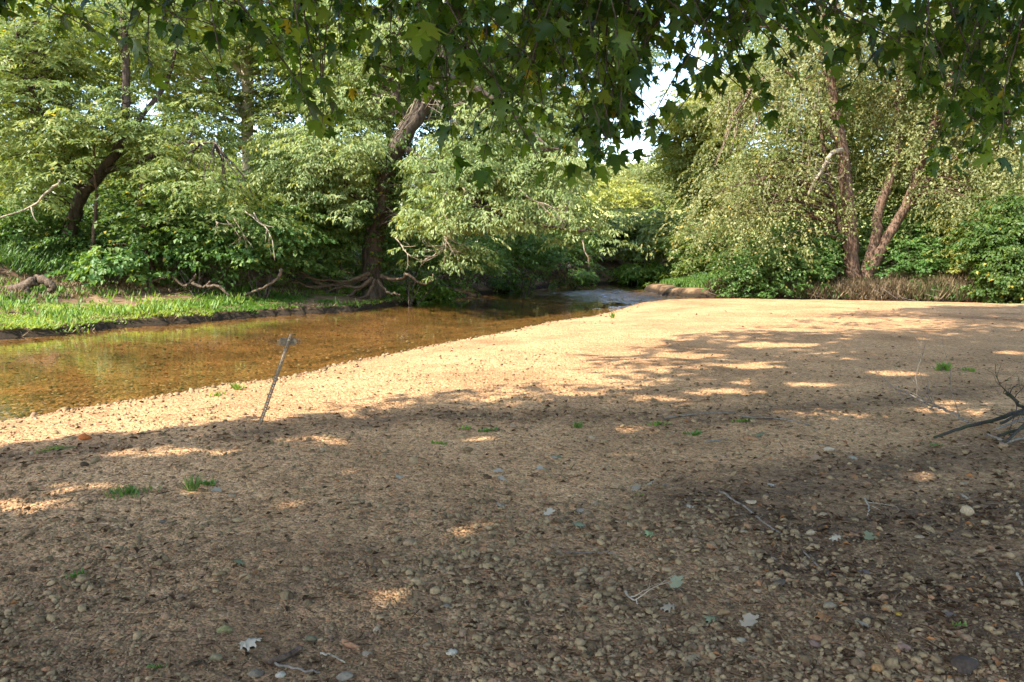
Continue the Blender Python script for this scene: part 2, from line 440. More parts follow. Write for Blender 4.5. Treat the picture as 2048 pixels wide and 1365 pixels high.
M = dict(
    gravel=gravel_mat('gravel'), bed=gravel_mat('stream_bed_gravel', True), water=water_mat(),
    pebble=stone_mat('pebble_stone', 'attr'), stone=stone_mat('loose_stone', 'obj'), stone_c=stone_mat('coloured_stone', 'color'),
    bank=soil_mat('bank_soil', [(0.28, (0.035, 0.022, 0.013)), (0.45, (0.13, 0.078, 0.042)), (0.6, (0.26, 0.165, 0.085)), (0.75, (0.40, 0.27, 0.15))], wet_or_shade=-0.25),
    field=soil_mat('field_grass', [(0.3, (0.24, 0.26, 0.07)), (0.5, (0.40, 0.40, 0.12)), (0.7, (0.56, 0.50, 0.20))], 0.15, 0.1),
    maple=leaf_mat('maple_leaf', (0.016, 0.042, 0.008), (0.04, 0.085, 0.012), (0.085, 0.14, 0.018), (0.24, 0.20, 0.02), 0.47, (2.7, 2.45, 0.5)),
    maple_o=leaf_mat('maple_leaf_near', (0.016, 0.042, 0.008), (0.04, 0.085, 0.012), (0.085, 0.14, 0.018), (0.13, 0.16, 0.02), 0.47, (2.7, 2.45, 0.5), objrand=True),
    ash=leaf_mat('boxelder_leaf', (0.10, 0.155, 0.05), (0.20, 0.26, 0.09), (0.34, 0.37, 0.15), (0.40, 0.34, 0.10), 0.34),
    walnut=leaf_mat('walnut_leaf', (0.085, 0.135, 0.035), (0.18, 0.235, 0.07), (0.34, 0.36, 0.13), (0.42, 0.32, 0.06), 0.40),
    birch=leaf_mat('birch_leaf', (0.10, 0.125, 0.04), (0.19, 0.21, 0.075), (0.36, 0.34, 0.15), (0.50, 0.36, 0.08), 0.36),
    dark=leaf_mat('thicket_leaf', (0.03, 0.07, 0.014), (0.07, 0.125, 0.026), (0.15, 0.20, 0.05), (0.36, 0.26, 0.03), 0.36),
    vine=leaf_mat('vine_leaf', (0.05, 0.12, 0.028), (0.10, 0.19, 0.045), (0.21, 0.28, 0.08), (0.38, 0.30, 0.04), 0.33),
    yellow=leaf_mat('yellowing_leaf', (0.14, 0.17, 0.04), (0.26, 0.28, 0.07), (0.42, 0.40, 0.11), (0.52, 0.38, 0.06), 0.36),
    weed=leaf_mat('bank_weed', (0.055, 0.13, 0.022), (0.13, 0.235, 0.04), (0.31, 0.37, 0.09), (0.48, 0.42, 0.14), 0.40),
    grass=leaf_mat('tall_grass', (0.05, 0.11, 0.025), (0.10, 0.18, 0.04), (0.19, 0.27, 0.07), (0.30, 0.30, 0.06), 0.36),
    dry=leaf_mat('dry_brush', (0.10, 0.07, 0.04), (0.22, 0.16, 0.09), (0.40, 0.31, 0.18), (0.30, 0.16, 0.08), 0.2, (1.2, 1.0, 0.7), rough=.9, spec=.03),
    litter=leaf_mat('dead_leaf', (0.055, 0.032, 0.018), (0.13, 0.075, 0.04), (0.26, 0.165, 0.095), (0.36, 0.16, 0.06), 0.1, (1.2, 1.0, 0.7), rough=.9, spec=.03),
    pale=leaf_mat('pale_oak_leaf', (0.25, 0.20, 0.14), (0.35, 0.29, 0.21), (0.46, 0.39, 0.29), (0.30, 0.16, 0.08), 0.1, (1, 1, 1), objrand=True, rough=.9, spec=.03),
    browno=leaf_mat('brown_oak_leaf', (0.20, 0.10, 0.045), (0.28, 0.14, 0.06), (0.34, 0.18, 0.09), (0.30, 0.14, 0.05), 0.1, (1, 1, 1), objrand=True, rough=.9, spec=.03),
    greeno=leaf_mat('green_oak_leaf', (0.17, 0.18, 0.10), (0.23, 0.24, 0.14), (0.29, 0.30, 0.20), (0.28, 0.34, 0.16), 0.2, (1, 1, 1), objrand=True, rough=.9, spec=.03),
    far=leaf_mat('distant_foliage', (0.10, 0.13, 0.05), (0.19, 0.21, 0.075), (0.31, 0.31, 0.11), (0.42, 0.36, 0.10), 0.3),
    bark_d=bark_mat('dark_bark', (0.022, 0.016, 0.012), (0.14, 0.105, 0.075), 9, 0.3, 0.9),
    bark_t=bark_mat('tan_bark', (0.34, 0.26, 0.17), (0.75, 0.62, 0.45), 5, 0.4, 0.5),
    bark_r=bark_mat('birch_bark', (0.04, 0.024, 0.016), (0.23, 0.145, 0.095), 15, 0.2, 1.0),
    bark_m=bark_mat('maple_bark', (0.03, 0.022, 0.016), (0.12, 0.09, 0.065), 12, 0.3, 0.6),
    wood=bark_mat('bare_wood', (0.20, 0.15, 0.10), (0.52, 0.43, 0.31), 8, 0.5, 0.4),
    root=bark_mat('root_wood', (0.04, 0.027, 0.018), (0.20, 0.14, 0.09), 14, 0.6, 0.9), wetstone=stone_mat('stream_stone', 'wet'),
    moss=bark_mat('mossy_bark', (0.02, 0.015, 0.011), (0.085, 0.066, 0.046), 30, 0.6, 0.6, (0.045, 0.05, 0.02)),
    stick=bark_mat('dry_stick', (0.10, 0.075, 0.055), (0.30, 0.24, 0.18), 40, 0.7, 0.3),
)

# ------------------------------------------------------------------ terrain
WATER_Z = -0.25
NEAR = np.array([(-60, -2), (-26, 3), (-14, 5.9), (-9, 7.5)] + [tuple(G(x, y, WATER_Z)[:2]) for x, y in
    [(0, 848), (150, 822), (300, 800), (450, 772), (540, 764), (600, 752), (660, 735), (760, 715), (870, 692), (1000, 668), (1090, 648),
     (1170, 637), (1240, 620), (1270, 609), (1300, 604), (1440, 603), (1600, 605), (1800, 609), (2048, 614)]] + [(26, 26), (45, 20), (70, 15)])
FARL = np.array([(-60, 4), (-26, 12.5), (-16, 16.2)] + [tuple(G(x, y, WATER_Z)[:2]) for x, y in
    [(0, 676), (147, 667), (220, 655), (291, 650), (370, 646), (445, 638), (547, 630), (698, 622), (830, 605), (900, 596), (1000, 584), (1100, 574)]]
    + [(6.0, 51.0), (12, 55), (25, 58), (40, 58)])
SPIT = np.array([(40, 53), (25, 53), (14, 51), (9.5, 46.5), (7.2, 42.5)] + [tuple(G(x, y, WATER_Z)[:2]) for x, y in
    [(1330, 590), (1380, 593), (1440, 596), (1600, 600), (1800, 604), (2048, 609)]] + [(28, 27.6), (46, 22), (70, 17)])
POLY = np.concatenate([NEAR, SPIT[::-1], FARL[::-1]])


def seg_dist(p, line):
    best = np.full(len(p), 1e9)
    for a, b in zip(line[:-1], line[1:]):
        ab = b - a; t = np.clip(((p - a) @ ab) / (ab @ ab), 0, 1)
        best = np.minimum(best, np.hypot(*(p - a - t[:, None] * ab).T))
    return best


def inside(p, poly):
    r = np.zeros(len(p), bool)
    x, y = p[:, 0], p[:, 1]
    for (x1, y1), (x2, y2) in zip(poly, np.roll(poly, -1, 0)):
        c = (y1 > y) != (y2 > y)
        with np.errstate(divide='ignore', invalid='ignore'):
            r ^= c & (x < (x2 - x1) * (y - y1) / (y2 - y1) + x1)
    return r


def lerp(x, xs, ys): return np.interp(x, xs, ys)


def terrain(x, y):
    """height and region (0 gravel bar, 1 stream bed, 2 far bank, 3 right bank / spit, 4 field)"""
    x = np.atleast_1d(np.asarray(x, float)); y = np.atleast_1d(np.asarray(y, float))
    p = np.stack([x, y], 1)
    wob = (fbm(x * 1.3, y * 1.3, 3) - 0.5) * 0.5
    dn = seg_dist(p, NEAR); df = seg_dist(p, FARL); ds = seg_dist(p, SPIT)
    w = inside(p, POLY)
    reg = np.where(w, 1, np.where((dn <= df) & (dn <= ds), 0, np.where(df < ds, 2, 3)))
    n1 = fbm(x * 0.35, y * 0.35, 4) - 0.5; n2 = fbm(x * 2.2, y * 2.2, 3) - 0.5
    d = np.minimum(np.minimum(dn, df), ds)
    zb = WATER_Z - np.minimum(0.5, 0.02 + 0.10 * d) - np.where(d > 0.5, 0.05 * n2, 0)
    zg = WATER_Z + lerp(dn, [0, 0.25, 1.2, 3.0], [0, 0.07, 0.17, 0.25]) + 0.10 * n1 * np.minimum(1, dn / 3) + 0.035 * n2 * np.minimum(1, dn)
    sh = lerp(x, [-9, -5, -1.5, 1], [3.0, 3.0, 1.6, 0.9])       # width of the weedy shelf
    df2 = np.maximum(0, df + wob)
    s1 = np.clip(df2 / sh, 0, 1)
    zf = WATER_Z + np.minimum(1, df2 / 0.12) * 0.16 + s1 * 0.42
    u = np.maximum(0, df2 - sh)
    zf = zf + np.where(x < -3, lerp(u, [0, 2.6, 3.2, 4.6, 8], [0, 0.5, 1.0, 1.5, 1.75]), lerp(u, [0, 0.5, 1.4, 3.2, 8], [0, 0.42, 0.95, 1.5, 1.75])) + 0.25 * n1 * np.minimum(1, df2)
    zf = zf + 0.13 * np.maximum(0, y - 62)
    ds2 = np.maximum(0, ds + wob * 0.6)
    zs = WATER_Z + lerp(ds2, [0, 0.3, 1.5, 3, 6], [0, 0.22, 0.5, 1.05, 1.6]) + 0.25 * n1 * np.minimum(1, ds2)
    spit = np.exp(-((x - 8.6) / 3.2) ** 2 - ((y - 40) / 5) ** 2)
    zs = np.where(x < 13, zs * (1 - spit) + spit * (0.12 + 0.1 * n1), zs) + 0.13 * np.maximum(0, y - 62)
    z = np.choose(reg, [zg, zb, zf, zs])
    reg = np.where((reg >= 2) & (y > 62), 4, reg)
    return z, reg


def tz(x, y): return float(terrain(x, y)[0][0])


ang = np.concatenate([np.linspace(-180, -46, 34)[:-1], np.linspace(-44, 44, 270), np.linspace(46, 180, 34)[1:]]) * PI / 180
rad = np.concatenate([[0.02], np.geomspace(0.6, 8, 70), np.geomspace(8, 62, 215)[1:], np.geomspace(62, 420, 46)[1:]])
AA, RR = np.meshgrid(ang, rad)
gx = (RR * np.sin(AA)).ravel(); gy = (RR * np.cos(AA)).ravel()
gz, greg = terrain(gx, gy)
na, nr = len(ang), len(rad)
i = np.arange(nr - 1)[:, None] * na; j = np.arange(na - 1)[None, :]
qa = (i + j).ravel(); qb = qa + 1; qc = qa + na + 1; qd = qa + na
cell = greg.reshape(nr, na)
# a cell belongs to the region of most of its corners (water wins ties so that shores stay thin)
cr = np.max(np.stack([np.where(greg[q] == 1, -1, greg[q]) for q in (qa, qb, qc, qd)]), 0)
cr = np.where(cr == -1, 1, cr)
GV = np.stack([gx, gy, gz], 1)


def ground_part(name, sel, mat):
    idx = np.where(np.isin(cr, sel))[0]
    t = np.concatenate([np.stack([qa[idx], qd[idx], qb[idx]], 1), np.stack([qb[idx], qd[idx], qc[idx]], 1)])
    used, inv = np.unique(t, return_inverse=True)
    o = link(name, mesh(name, GV[used], inv.reshape(-1, 3)), mat, kind='structure')
    return o, used


# drift lines of leaves and bark left by high water, in ground coordinates
DRIFT = [([(2048, 770), (1850, 790), (1650, 815), (1450, 830), (1250, 838), (1050, 838), (850, 832), (700, 850), (520, 868), (300, 890), (100, 905), (-100, 915)], 0.42),
         ([(1350, 850), (1500, 845), (1700, 812)], 0.3), ([(2048, 640), (1850, 632), (1700, 632)], 0.9), ([(2048, 900), (1800, 930), (1600, 960), (1400, 1010)], 0.55),
         ([(2048, 1010), (1750, 1060), (1450, 1030)], 0.4), ([(2048, 1180), (1800, 1200), (1600, 1120)], 0.3)]
DRIFT = [(np.array([G(a, b)[:2] for a, b in l]), w) for l, w in DRIFT]


def humus_shade(x, y, floor=True):
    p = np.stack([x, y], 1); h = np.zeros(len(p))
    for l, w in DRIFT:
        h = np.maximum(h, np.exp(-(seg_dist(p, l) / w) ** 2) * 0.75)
    right = np.clip((x - 0.4 * y + 0.6) / 4.0, 0, 1) * np.clip((9 - y) / 4, 0, 1) * 0.32  # litter at the right, deepened with painted shade
    near = np.clip((6.5 - y) / 3.5, 0, 1) * .75 if floor else 0.0  # foreground shade and vignette painted as darker ground
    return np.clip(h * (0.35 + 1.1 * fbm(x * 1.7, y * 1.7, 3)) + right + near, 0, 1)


gravel_bar, used = ground_part('gravel_bar', [0], M['gravel'])
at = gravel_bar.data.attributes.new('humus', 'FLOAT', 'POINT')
at.data.foreach_set('value', humus_shade(GV[used][:, 0], GV[used][:, 1]).astype(np.float32))
ground_part('stream_bed', [1], M['bed'])
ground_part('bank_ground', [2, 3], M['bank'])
ground_part('field', [4], M['field'])
xs = np.concatenate([[-60, -20], np.linspace(-1.5, 10.5, 130), [75]]); ys = np.concatenate([[-3, 12], np.linspace(29.5, 49, 175), [61]])
XX, YY = np.meshgrid(xs, ys); wx, wy = XX.ravel(), YY.ravel()
rm = np.clip(1.25 - np.hypot((wx - 4.6) / 4.6, (wy - 37.5) / 8.0), 0, 1) * np.clip((fbm(wx * .8 + wy * .2, wy * .35 + 7, 3) - .36) * 4, 0, 1)
rm = rm * ((wx > -1.4) & (wx < 10.4) & (wy > 29.6) & (wy < 48.9))
rp_ = (fbm(wx * 3.1 + 3, wy * 2.3, 3) - .5) * .15 * rm ** .7
wv = np.stack([wx, wy, WATER_Z + rp_], 1); nx_ = len(xs)
ii_ = (np.arange(len(ys) - 1)[:, None] * nx_ + np.arange(nx_ - 1)[None]).ravel()
link('water', mesh('water', wv, np.concatenate([np.stack([ii_, ii_ + 1, ii_ + nx_ + 1], 1), np.stack([ii_, ii_ + nx_ + 1, ii_ + nx_], 1)])), M['water'], kind='structure')

# ------------------------------------------------------------------ leaves
TRI = False


def leaf_quads(mb, pos, d, n, ln, wd, tint, fold=0.22):
    """one folded diamond leaf (two triangles) per row"""
    d = unit(d); s = unit(np.cross(d, n)); nn = np.cross(s, d)
    ln = np.broadcast_to(ln, (len(pos),))[:, None]; wd = np.broadcast_to(wd, (len(pos),))[:, None]
    if TRI:         # simpler leaf for foliage that stays a pixel or two wide
        v = np.stack([pos - s * wd * .55, pos + s * wd * .55, pos + d * ln], 1).reshape(-1, 3)
        mb.add(v, np.arange(len(pos) * 3).reshape(-1, 3), tint); return
    mid = pos + d * ln * 0.45
    lift = nn * wd * fold
    v = np.stack([pos, mid + s * wd * .5 + lift, pos + d * ln - nn * ln * 0.12, mid - s * wd * .5 + lift], 1).reshape(-1, 3)
    b = np.arange(len(pos))[:, None] * 4
    t = np.concatenate([b + [[0, 1, 2]], b + [[0, 2, 3]]], 1).reshape(-1, 3)
    mb.add(v, t, np.repeat(tint, 2))


def sprays(mb, org, az, L, pitch, droop, spread, m, ll, lw, jit=0.5, hang=0.3, tint0=None, upn=1.0):
    """leafy sprays: each starts at org, runs out along azimuth az and droops; m leaves on both sides"""
    k = len(org)
    L = np.broadcast_to(L, (k,)); pitch = np.broadcast_to(pitch, (k,))
    t = rng.random((k, m)) ** 0.8
    out = np.stack([np.cos(az), np.sin(az), np.zeros(k)], 1)
    lat = np.stack([-np.sin(az), np.cos(az), np.zeros(k)], 1)
    side = np.where(rng.random((k, m)) < .5, -1.0, 1.0)
    off = side * spread * L[:, None] * rng.random((k, m)) * (1.1 - 0.7 * t)
    up = np.array([0, 0, 1.0])
    hz = L[:, None] * (pitch[:, None] * t - droop * t * t)
    pos = org[:, None] + (L[:, None] * t)[..., None] * out[:, None] + off[..., None] * lat[:, None] + (hz - np.abs(off) * 0.25)[..., None] * up
    tang = out[:, None] + (pitch[:, None] - 2 * droop * t)[..., None] * up
    d = unit(tang) * 0.6 + side[..., None] * lat[:, None] * 0.7 - up * hang + rng.normal(0, jit * 0.6, (k, m, 3))
    n = up * upn + out[:, None] * 0.35 + rng.normal(0, jit, (k, m, 3))
    sz = np.clip(rng.normal(1, .22, (k, m)), .5, 1.6)
    base = rng.random((k, 1)) * 0.45 if tint0 is None else tint0[:, None]
    tint = np.clip(base + rng.random((k, m)) * 0.5, 0, 0.93)
    tint = np.where(rng.random((k, m)) < 0.012, 1.0, tint)
    leaf_quads(mb, pos.reshape(-1, 3), d.reshape(-1, 3), n.reshape(-1, 3), (ll * sz).ravel(), (lw * sz).ravel(), tint.ravel())
    return pos


def env(px, py, Y, rx, ry, rd=None):
    """ellipsoid around a photo pixel at distance Y; radii in photo pixels (depth radius in metres)"""
    k = Y / F
    return (P(px, py, Y), np.array([rx * k, rd if rd else (rx + ry) * 0.5 * k, ry * k]))


# gaps between the crowns where the sky shows
WINDOWS = [([(1386, 30), (1390, 100)], 13, 999), ([(1292, 200), (1288, 250)], 14, 999), ([(1250, 285), (1258, 300)], 13, 999), ([(285, 208), (305, 226)], 18, 999), ([(562, 160), (570, 175)], 10, 999), ([(592, 236), (602, 240)], 10, 999), ([(1110, 160), (1125, 175)], 16, 999), ([(715, 100), (722, 110)], 12, 999)]
KINDS = dict(   # L, pitch, droop, spread, leaves, leaf length, width, jitter, hang
    ash=(0.62, 0.10, 0.55, 0.55, 30, 0.135, 0.058, 0.42, 0.55),
    walnut=(0.75, 0.15, 0.5, 0.45, 32, 0.135, 0.055, 0.38, 0.4),
    birch=(1.25, 0.25, 1.35, 0.18, 32, 0.10, 0.066, 0.65, 0.5),
    broad=(0.5, 0.2, 0.5, 0.6, 24, 0.12, 0.085, 0.55, 0.35),
    far=(1.3, 0.2, 0.5, 0.7, 26, 0.30, 0.20, 0.8, 0.3),
    thin=(0.8, 0.25, 0.5, 0.45, 32, 0.15, 0.075, 0.55, 0.3),
)


def crown(parent, envs, n_plates, per, kind, mat, limbs=None, bark=None, scale=1.0, flat=0.6, plate=1.1, name='crown', shell=0.5, center=None, twig=0.02, stuff=False, clear=None):
    """plates of leafy sprays through ellipsoids, with thin branches reaching them from the limbs"""
    L, pit, dr, sp, m, ll, lw, jit, hang = KINDS[kind]
    vol = np.array([np.prod(r) for _, r in envs]); vol = vol ** 0.8; vol /= vol.sum()
    cs, cen = [], []
    for (c, r), f in zip(envs, vol):
        k = max(1, int(round(n_plates * f)))
        q = unit(rng.normal(size=(k, 3))) * (shell + (1 - shell) * rng.random((k, 1))) * np.where(rng.random((k, 1)) < .75, 1, rng.random((k, 1)))
        cs.append(c + q * r); cen.append(np.repeat(c[None], k, 0))
    cs = np.concatenate(cs); cen = np.concatenate(cen)
    o = np.repeat(cs, per, 0) + rng.normal(0, 1, (len(cs) * per, 3)) * np.array([plate, plate, plate * flat]) * 0.5
    cc = np.repeat(cs, per, 0); ce = np.repeat(cen, per, 0)
    v = (cc - ce) * 0.5 + (o - cc) * 1.5
    az = np.arctan2(v[:, 1], v[:, 0]) + rng.normal(0, 0.7, len(o))
    mb = MB()
    ptint = np.repeat(rng.random(len(cs)) * 0.45, per)
    if clear is not None:       # no spray hangs right in front of the bare trunk
        cl = np.ones(len(o), bool); tips = o + np.stack([np.cos(az), np.sin(az), -.3 * np.ones(len(o))], 1) * .35
        for pl, wdt, yd in clear + WINDOWS:
            for pt in (o, tips):
                qx, qy, _ = project(pt); cl &= ~((seg_dist(np.stack([qx, qy], 1), np.array(pl, float)) < wdt) & (o[:, 1] < yd))
        o, az, ptint = o[cl], az[cl], ptint[cl]
    sprays(mb, o, az, L * scale * rng.uniform(.7, 1.3, len(o)), pit + rng.normal(0, .15, len(o)), dr, sp, m, ll * scale, lw * scale, jit, hang, np.clip(ptint + rng.normal(0, .06, len(o)), 0, .5))
    org = parent.location if parent is not None else (0, 0, 0)
    ob = mb.build(name, mat, None, origin=None)
    ob.parent = parent
    if parent is not None: ob.matrix_parent_inverse = Matrix.Translation(-Vector(org))
    ob['kind'] = 'stuff'
    if limbs is not None:
        tb = MB(); lp = np.concatenate(limbs)
        for c in cs:
            dd = np.linalg.norm(lp - c, axis=1) + 0.6 * np.maximum(0, lp[:, 2] - c[2])
            a = lp[np.argmin(dd)]
            mid = (a + c) / 2 + np.array([0, 0, 0.12 * np.linalg.norm(c - a)]) + rng.normal(0, .1, 3)
            tb.tube(curve([a, mid, c], 6, 0.03), np.linspace(twig * (1 + .4 * np.linalg.norm(c - a)), 0.006, 6), 4)
        bo = tb.build('branches', bark); bo['kind'] = 'stuff'; bo.parent = parent; bo.matrix_parent_inverse = Matrix.Translation(-Vector(org))
    return ob


def child(mb, name, mat, parent, **props):
    o = mb.build(name, mat, None, **props)
    o.parent = parent; o.matrix_parent_inverse = Matrix.Translation(-parent.location)
    return o


def trunk(parent, paths, mat, sides=10, rough=0.08, name='trunk'):
    """paths: list of (points, r0, r1); the first is the trunk, the others are limbs of their own"""
    ls = []
    for q, (pts, r0, r1) in enumerate(paths):
        n = max(8, 4 * len(pts)); c = curve(pts, n, 0.02); mb = MB()
        r = np.linspace(r0, r1, n)
        if q == 0: r[:3] *= np.array([1.5, 1.22, 1.08])
        mb.tube(c, r, sides, rough)
        to = child(mb, name if q == 0 else 'limb', mat, parent)
        if q == 0: stem = to
        else: to.parent = stem; to.matrix_parent_inverse = Matrix.Identity(4)     # limbs belong to their trunk
        ls.append(c)
    return ls


def branchy(mb, start, d, length, r, levels, spread=0.7, sides=5, up=0.0, kids=3):
    """bare branching twig"""
    d = unit(np.asarray(d, float)); n = 6
    pts = [np.asarray(start, float)]; dd = d.copy()
    for q in range(n - 1):
        dd = unit(dd + rng.normal(0, .16, 3) + np.array([0, 0, up]))
        pts.append(pts[-1] + dd * length / (n - 1))
    mb.tube(np.array(pts), np.linspace(r, r * .45, n), sides)
    if levels > 0:
        for q in range(kids):
            a = pts[rng.integers(2, n)]
            nd = unit(dd + rng.normal(0, spread, 3) + np.array([0, 0, up]))
            branchy(mb, a, nd, length * rng.uniform(.4, .65), r * .5, levels - 1, spread, max(3, sides - 1), up, kids)


def base(px, Y):
    """ground point of the photo column px at distance Y"""
    x = (px - 1024.0) / F * Y * (1 / (_c))  # near enough for a base point
    return np.array([x, Y, tz(x, Y)])


def path(pts, Y0, Y1=None, b=None):
    Ys = np.linspace(Y0, Y0 if Y1 is None else Y1, len(pts))
    q = [P(a, c, y) for (a, c), y in zip(pts, Ys)]
    return ([b] if b is not None else []) + q


TRI = False
TRUNKS = [([(746, 560), (748, 500), (762, 410), (776, 340)], 34, 30), ([(802, 285), (838, 225), (882, 145)], 34, 30.3), ([(135, 480), (150, 430), (165, 390), (205, 345), (236, 295)], 26, 27),
          ([(1712, 590), (1704, 540), (1700, 480)], 26, 34), ([(1692, 380), (1684, 300), (1670, 220), (1655, 130)], 16, 34), ([(1752, 470), (1756, 425), (1785, 350)], 14, 34.5), ([(1775, 475), (1812, 410), (1832, 350)], 16, 33.6),
          ([(494, 330), (494, 140)], 13, 36), ([(188, 490), (192, 400)], 10, 26)]


def tree(name, label, px, Y, paths, r, envs, plates, per, kind, mat, bark, group=None, sink=0.25, **kw):
    b = base(px, Y); b[2] -= sink
    root = empty(name, b, label, 'tree', group)
    pp = []
    for k, (pts, Y1) in enumerate(paths):
        pp.append((path(pts, Y, Y1, b if k == 0 else None), *r[k]))
    ls = trunk(root, pp, bark)
    crown(root, [env(*e) for e in envs], plates, per, kind, mat, ls, bark, clear=TRUNKS, **kw)
    return root, ls


# ---------------- trees of the far bank, from the left edge to the right
TRI = True
walnut, wl_ = tree('walnut_tree', 'dark forked tree with layered pinnate sprays at the far left of the bank', 135, 27,
    [([(150, 430), (165, 390), (205, 345), (240, 290), (252, 200), (250, 90), (240, -80)], 27), ([(158, 385), (142, 330), (110, 265), (62, 180), (30, 50)], 26.5),
     ([(205, 345), (290, 318), (360, 290), (430, 285)], 25.5), ([(240, 290), (270, 250), (330, 170), (360, 60)], 28)],
    [(0.24, 0.09), (0.13, 0.05), (0.10, 0.03), (0.12, 0.04)],
    [(120, 230, 27, 190, 100), (60, 355, 26, 110, 65), (250, 330, 26, 120, 50), (330, 255, 27, 110, 70), (415, 385, 25.3, 110, 45), (230, 80, 28, 200, 90), (30, 100, 27, 120, 110), (500, 420, 25.5, 60, 25)],
    210, 11, 'walnut', M['walnut'], M['bark_d'])
mb = MB()
mb.tube(curve([P(120, 362, 25), P(95, 385, 24.8), P(60, 415, 24.6), P(-10, 440, 24.4)], 12, .02), np.linspace(.05, .02, 12), 6)
mb.tube(curve([P(62, 414, 24.6), P(68, 435, 24.6), P(76, 446, 24.6)], 6), np.linspace(.03, .01, 6), 4)
child(mb, 'dead_branch', M['wood'], walnut)
mb = MB()
for q in range(5):
    branchy(mb, P(420 + 22 * q, 420 + 6 * (q % 3), 25), (rng.normal(0, .5) + .6, -.2, -.7), 1.1, .022, 1, .6)
child(mb, 'bare_twigs', M['wood'], walnut, kind='stuff')

tree('sapling', 'slim straight stem with few leaves beside the forked tree', 188, 26.2,
     [([(188, 470), (192, 400), (188, 330), (192, 250)], 26.2)], [(0.075, 0.03)], [(190, 330, 26.2, 60, 60), (210, 270, 26.4, 70, 50)], 22, 7, 'thin', M['walnut'], M['bark_r'])
tree('bent_tree', 'short leaning vine-hung trunk between the slim stem and the leafy vines', 305, 26,
     [([(296, 480), (285, 440), (280, 400), (290, 350)], 26)], [(0.14, 0.07)], [(290, 400, 25.8, 80, 50), (330, 440, 25.4, 70, 40)], 28, 8, 'broad', M['dark'], M['bark_r'])
TRI = True
tree('sycamore_tree', 'tall pale trunked tree with high open crown behind the left bank', 505, 36,
     [([(500, 400), (497, 330), (494, 160), (484, 60), (470, -110)], 36), ([(494, 170), (445, 90), (412, 55), (390, -60)], 36), ([(496, 240), (440, 165), (395, 95), (350, 40)], 35.5), ([(490, 120), (540, 60), (580, 20), (640, -60)], 36.5)],
     [(0.34, 0.2), (0.16, 0.07), (0.12, 0.05), (0.13, 0.05)],
     [(450, 40, 36, 250, 110), (345, 150, 35, 120, 70), (565, 150, 36, 110, 80), (640, 40, 36, 130, 110), (430, 240, 35.5, 110, 60), (560, 260, 35, 80, 50), (545, 200, 36.5, 80, 55), (300, 190, 35.5, 80, 55)], 280, 11, 'thin', M['walnut'], M['bark_t'])
tree('tan_tree', 'pale straight trunk half hidden behind sprays left of the leaning tree', 640, 35,
     [([(642, 400), (638, 330), (640, 250), (655, 150), (660, 40)], 35)], [(0.19, 0.10)], [(690, 170, 35, 120, 90), (640, 300, 34.5, 80, 50), (580, 350, 33.5, 90, 40)], 100, 11, 'thin', M['walnut'], M['bark_t'])
TRI = False
lean, ll_ = tree('leaning_tree', 'big dark leaning tree with pale green sprays reaching over the water', 745, 30,
    [([(746, 500), (762, 410), (776, 340), (802, 285), (838, 225), (882, 145), (905, 50), (915, -90)], 30), ([(812, 265), (790, 180), (804, 90), (785, -20)], 30.5),
     ([(800, 290), (860, 335), (930, 385), (1000, 425), (1080, 450), (1170, 462)], 28), ([(765, 420), (705, 392), (645, 380), (600, 330)], 29), ([(880, 150), (960, 180), (1040, 240), (1100, 300)], 29)],
    [(0.42, 0.20), (0.20, 0.10), (0.13, 0.05), (0.12, 0.05), (0.13, 0.05)],
    [(690, 290, 29, 120, 45), (850, 345, 28, 135, 40), (640, 350, 29, 110, 50), (970, 305, 30, 140, 50), (870, 440, 27.5, 115, 38), (970, 400, 28, 120, 40), (1070, 345, 30, 130, 60), (1105, 420, 29, 120, 35), (560, 300, 30, 90, 50), (700, 305, 28.4, 100, 40), (620, 340, 28.4, 80, 40), (660, 400, 28.6, 70, 40),
     (1185, 470, 28.5, 45, 28), (690, 210, 30.5, 90, 60), (780, 90, 31, 150, 100), (610, 430, 28.5, 60, 45), (1000, 240, 31, 110, 60), (910, 500, 27.8, 70, 22)],
    280, 11, 'ash', M['ash'], M['bark_d'], flat=0.32, plate=1.5)
mb = MB()
mb.tube(curve([P(893, 385, 27.4), P(888, 410, 27.3), P(892, 440, 27.3), P(893, 475, 27.2), P(888, 530, 27.2)], 12, .015), np.linspace(.075, .018, 12), 6, .1)
for q in range(9):
    branchy(mb, P(890 + rng.normal(0, 3), 470 + 4 * q, 27.2), (rng.choice([-1, 1]) * 1.0, rng.normal(0, .4), -.55), .75, .02, 1, .55)
child(mb, 'dead_branch', M['wood'], lean)
mb = MB()
for a, b_ in [((790, 475), (822, 520)), ((1040, 380), (1110, 470)), ((925, 375), (985, 445)), ((1165, 480), (1172, 520))]:
    p0, p1 = P(*a, 27.6), P(*b_, 27.4)
    branchy(mb, p0, p1 - p0, np.linalg.norm(p1 - p0), .028, 2, .5)
child(mb, 'bare_twigs', M['wood'], lean, kind='stuff')
mb = MB()       # dry vines wrapped round the upper trunk
for q in range(26):
    t0 = rng.uniform(.45, .75); i0 = int(t0 * len(ll_[0])); c = ll_[0][i0:i0 + 9]
    n = len(c); a = rng.uniform(0, 6.28) + np.linspace(0, rng.uniform(-2, 2), n); rr = .44
    mb.tube(c + np.stack([np.cos(a) * rr, np.sin(a) * rr, rng.normal(0, .05, n)], 1), .012, 3)
for q in range(14):
    s = P(870 + rng.normal(0, 14), 185 + rng.normal(0, 25), 29.6)
    branchy(mb, s, (1, -.2, rng.normal(-.6, .5)), 1.1, .014, 1, .6)
child(mb, 'dry_vine', M['wood'], lean, kind='stuff')
mb = MB()       # ivy on the lower trunk
c = ll_[0][:len(ll_[0]) // 2]
k = 260; ii = rng.integers(2, len(c), k); a = rng.uniform(0, 6.28, k)
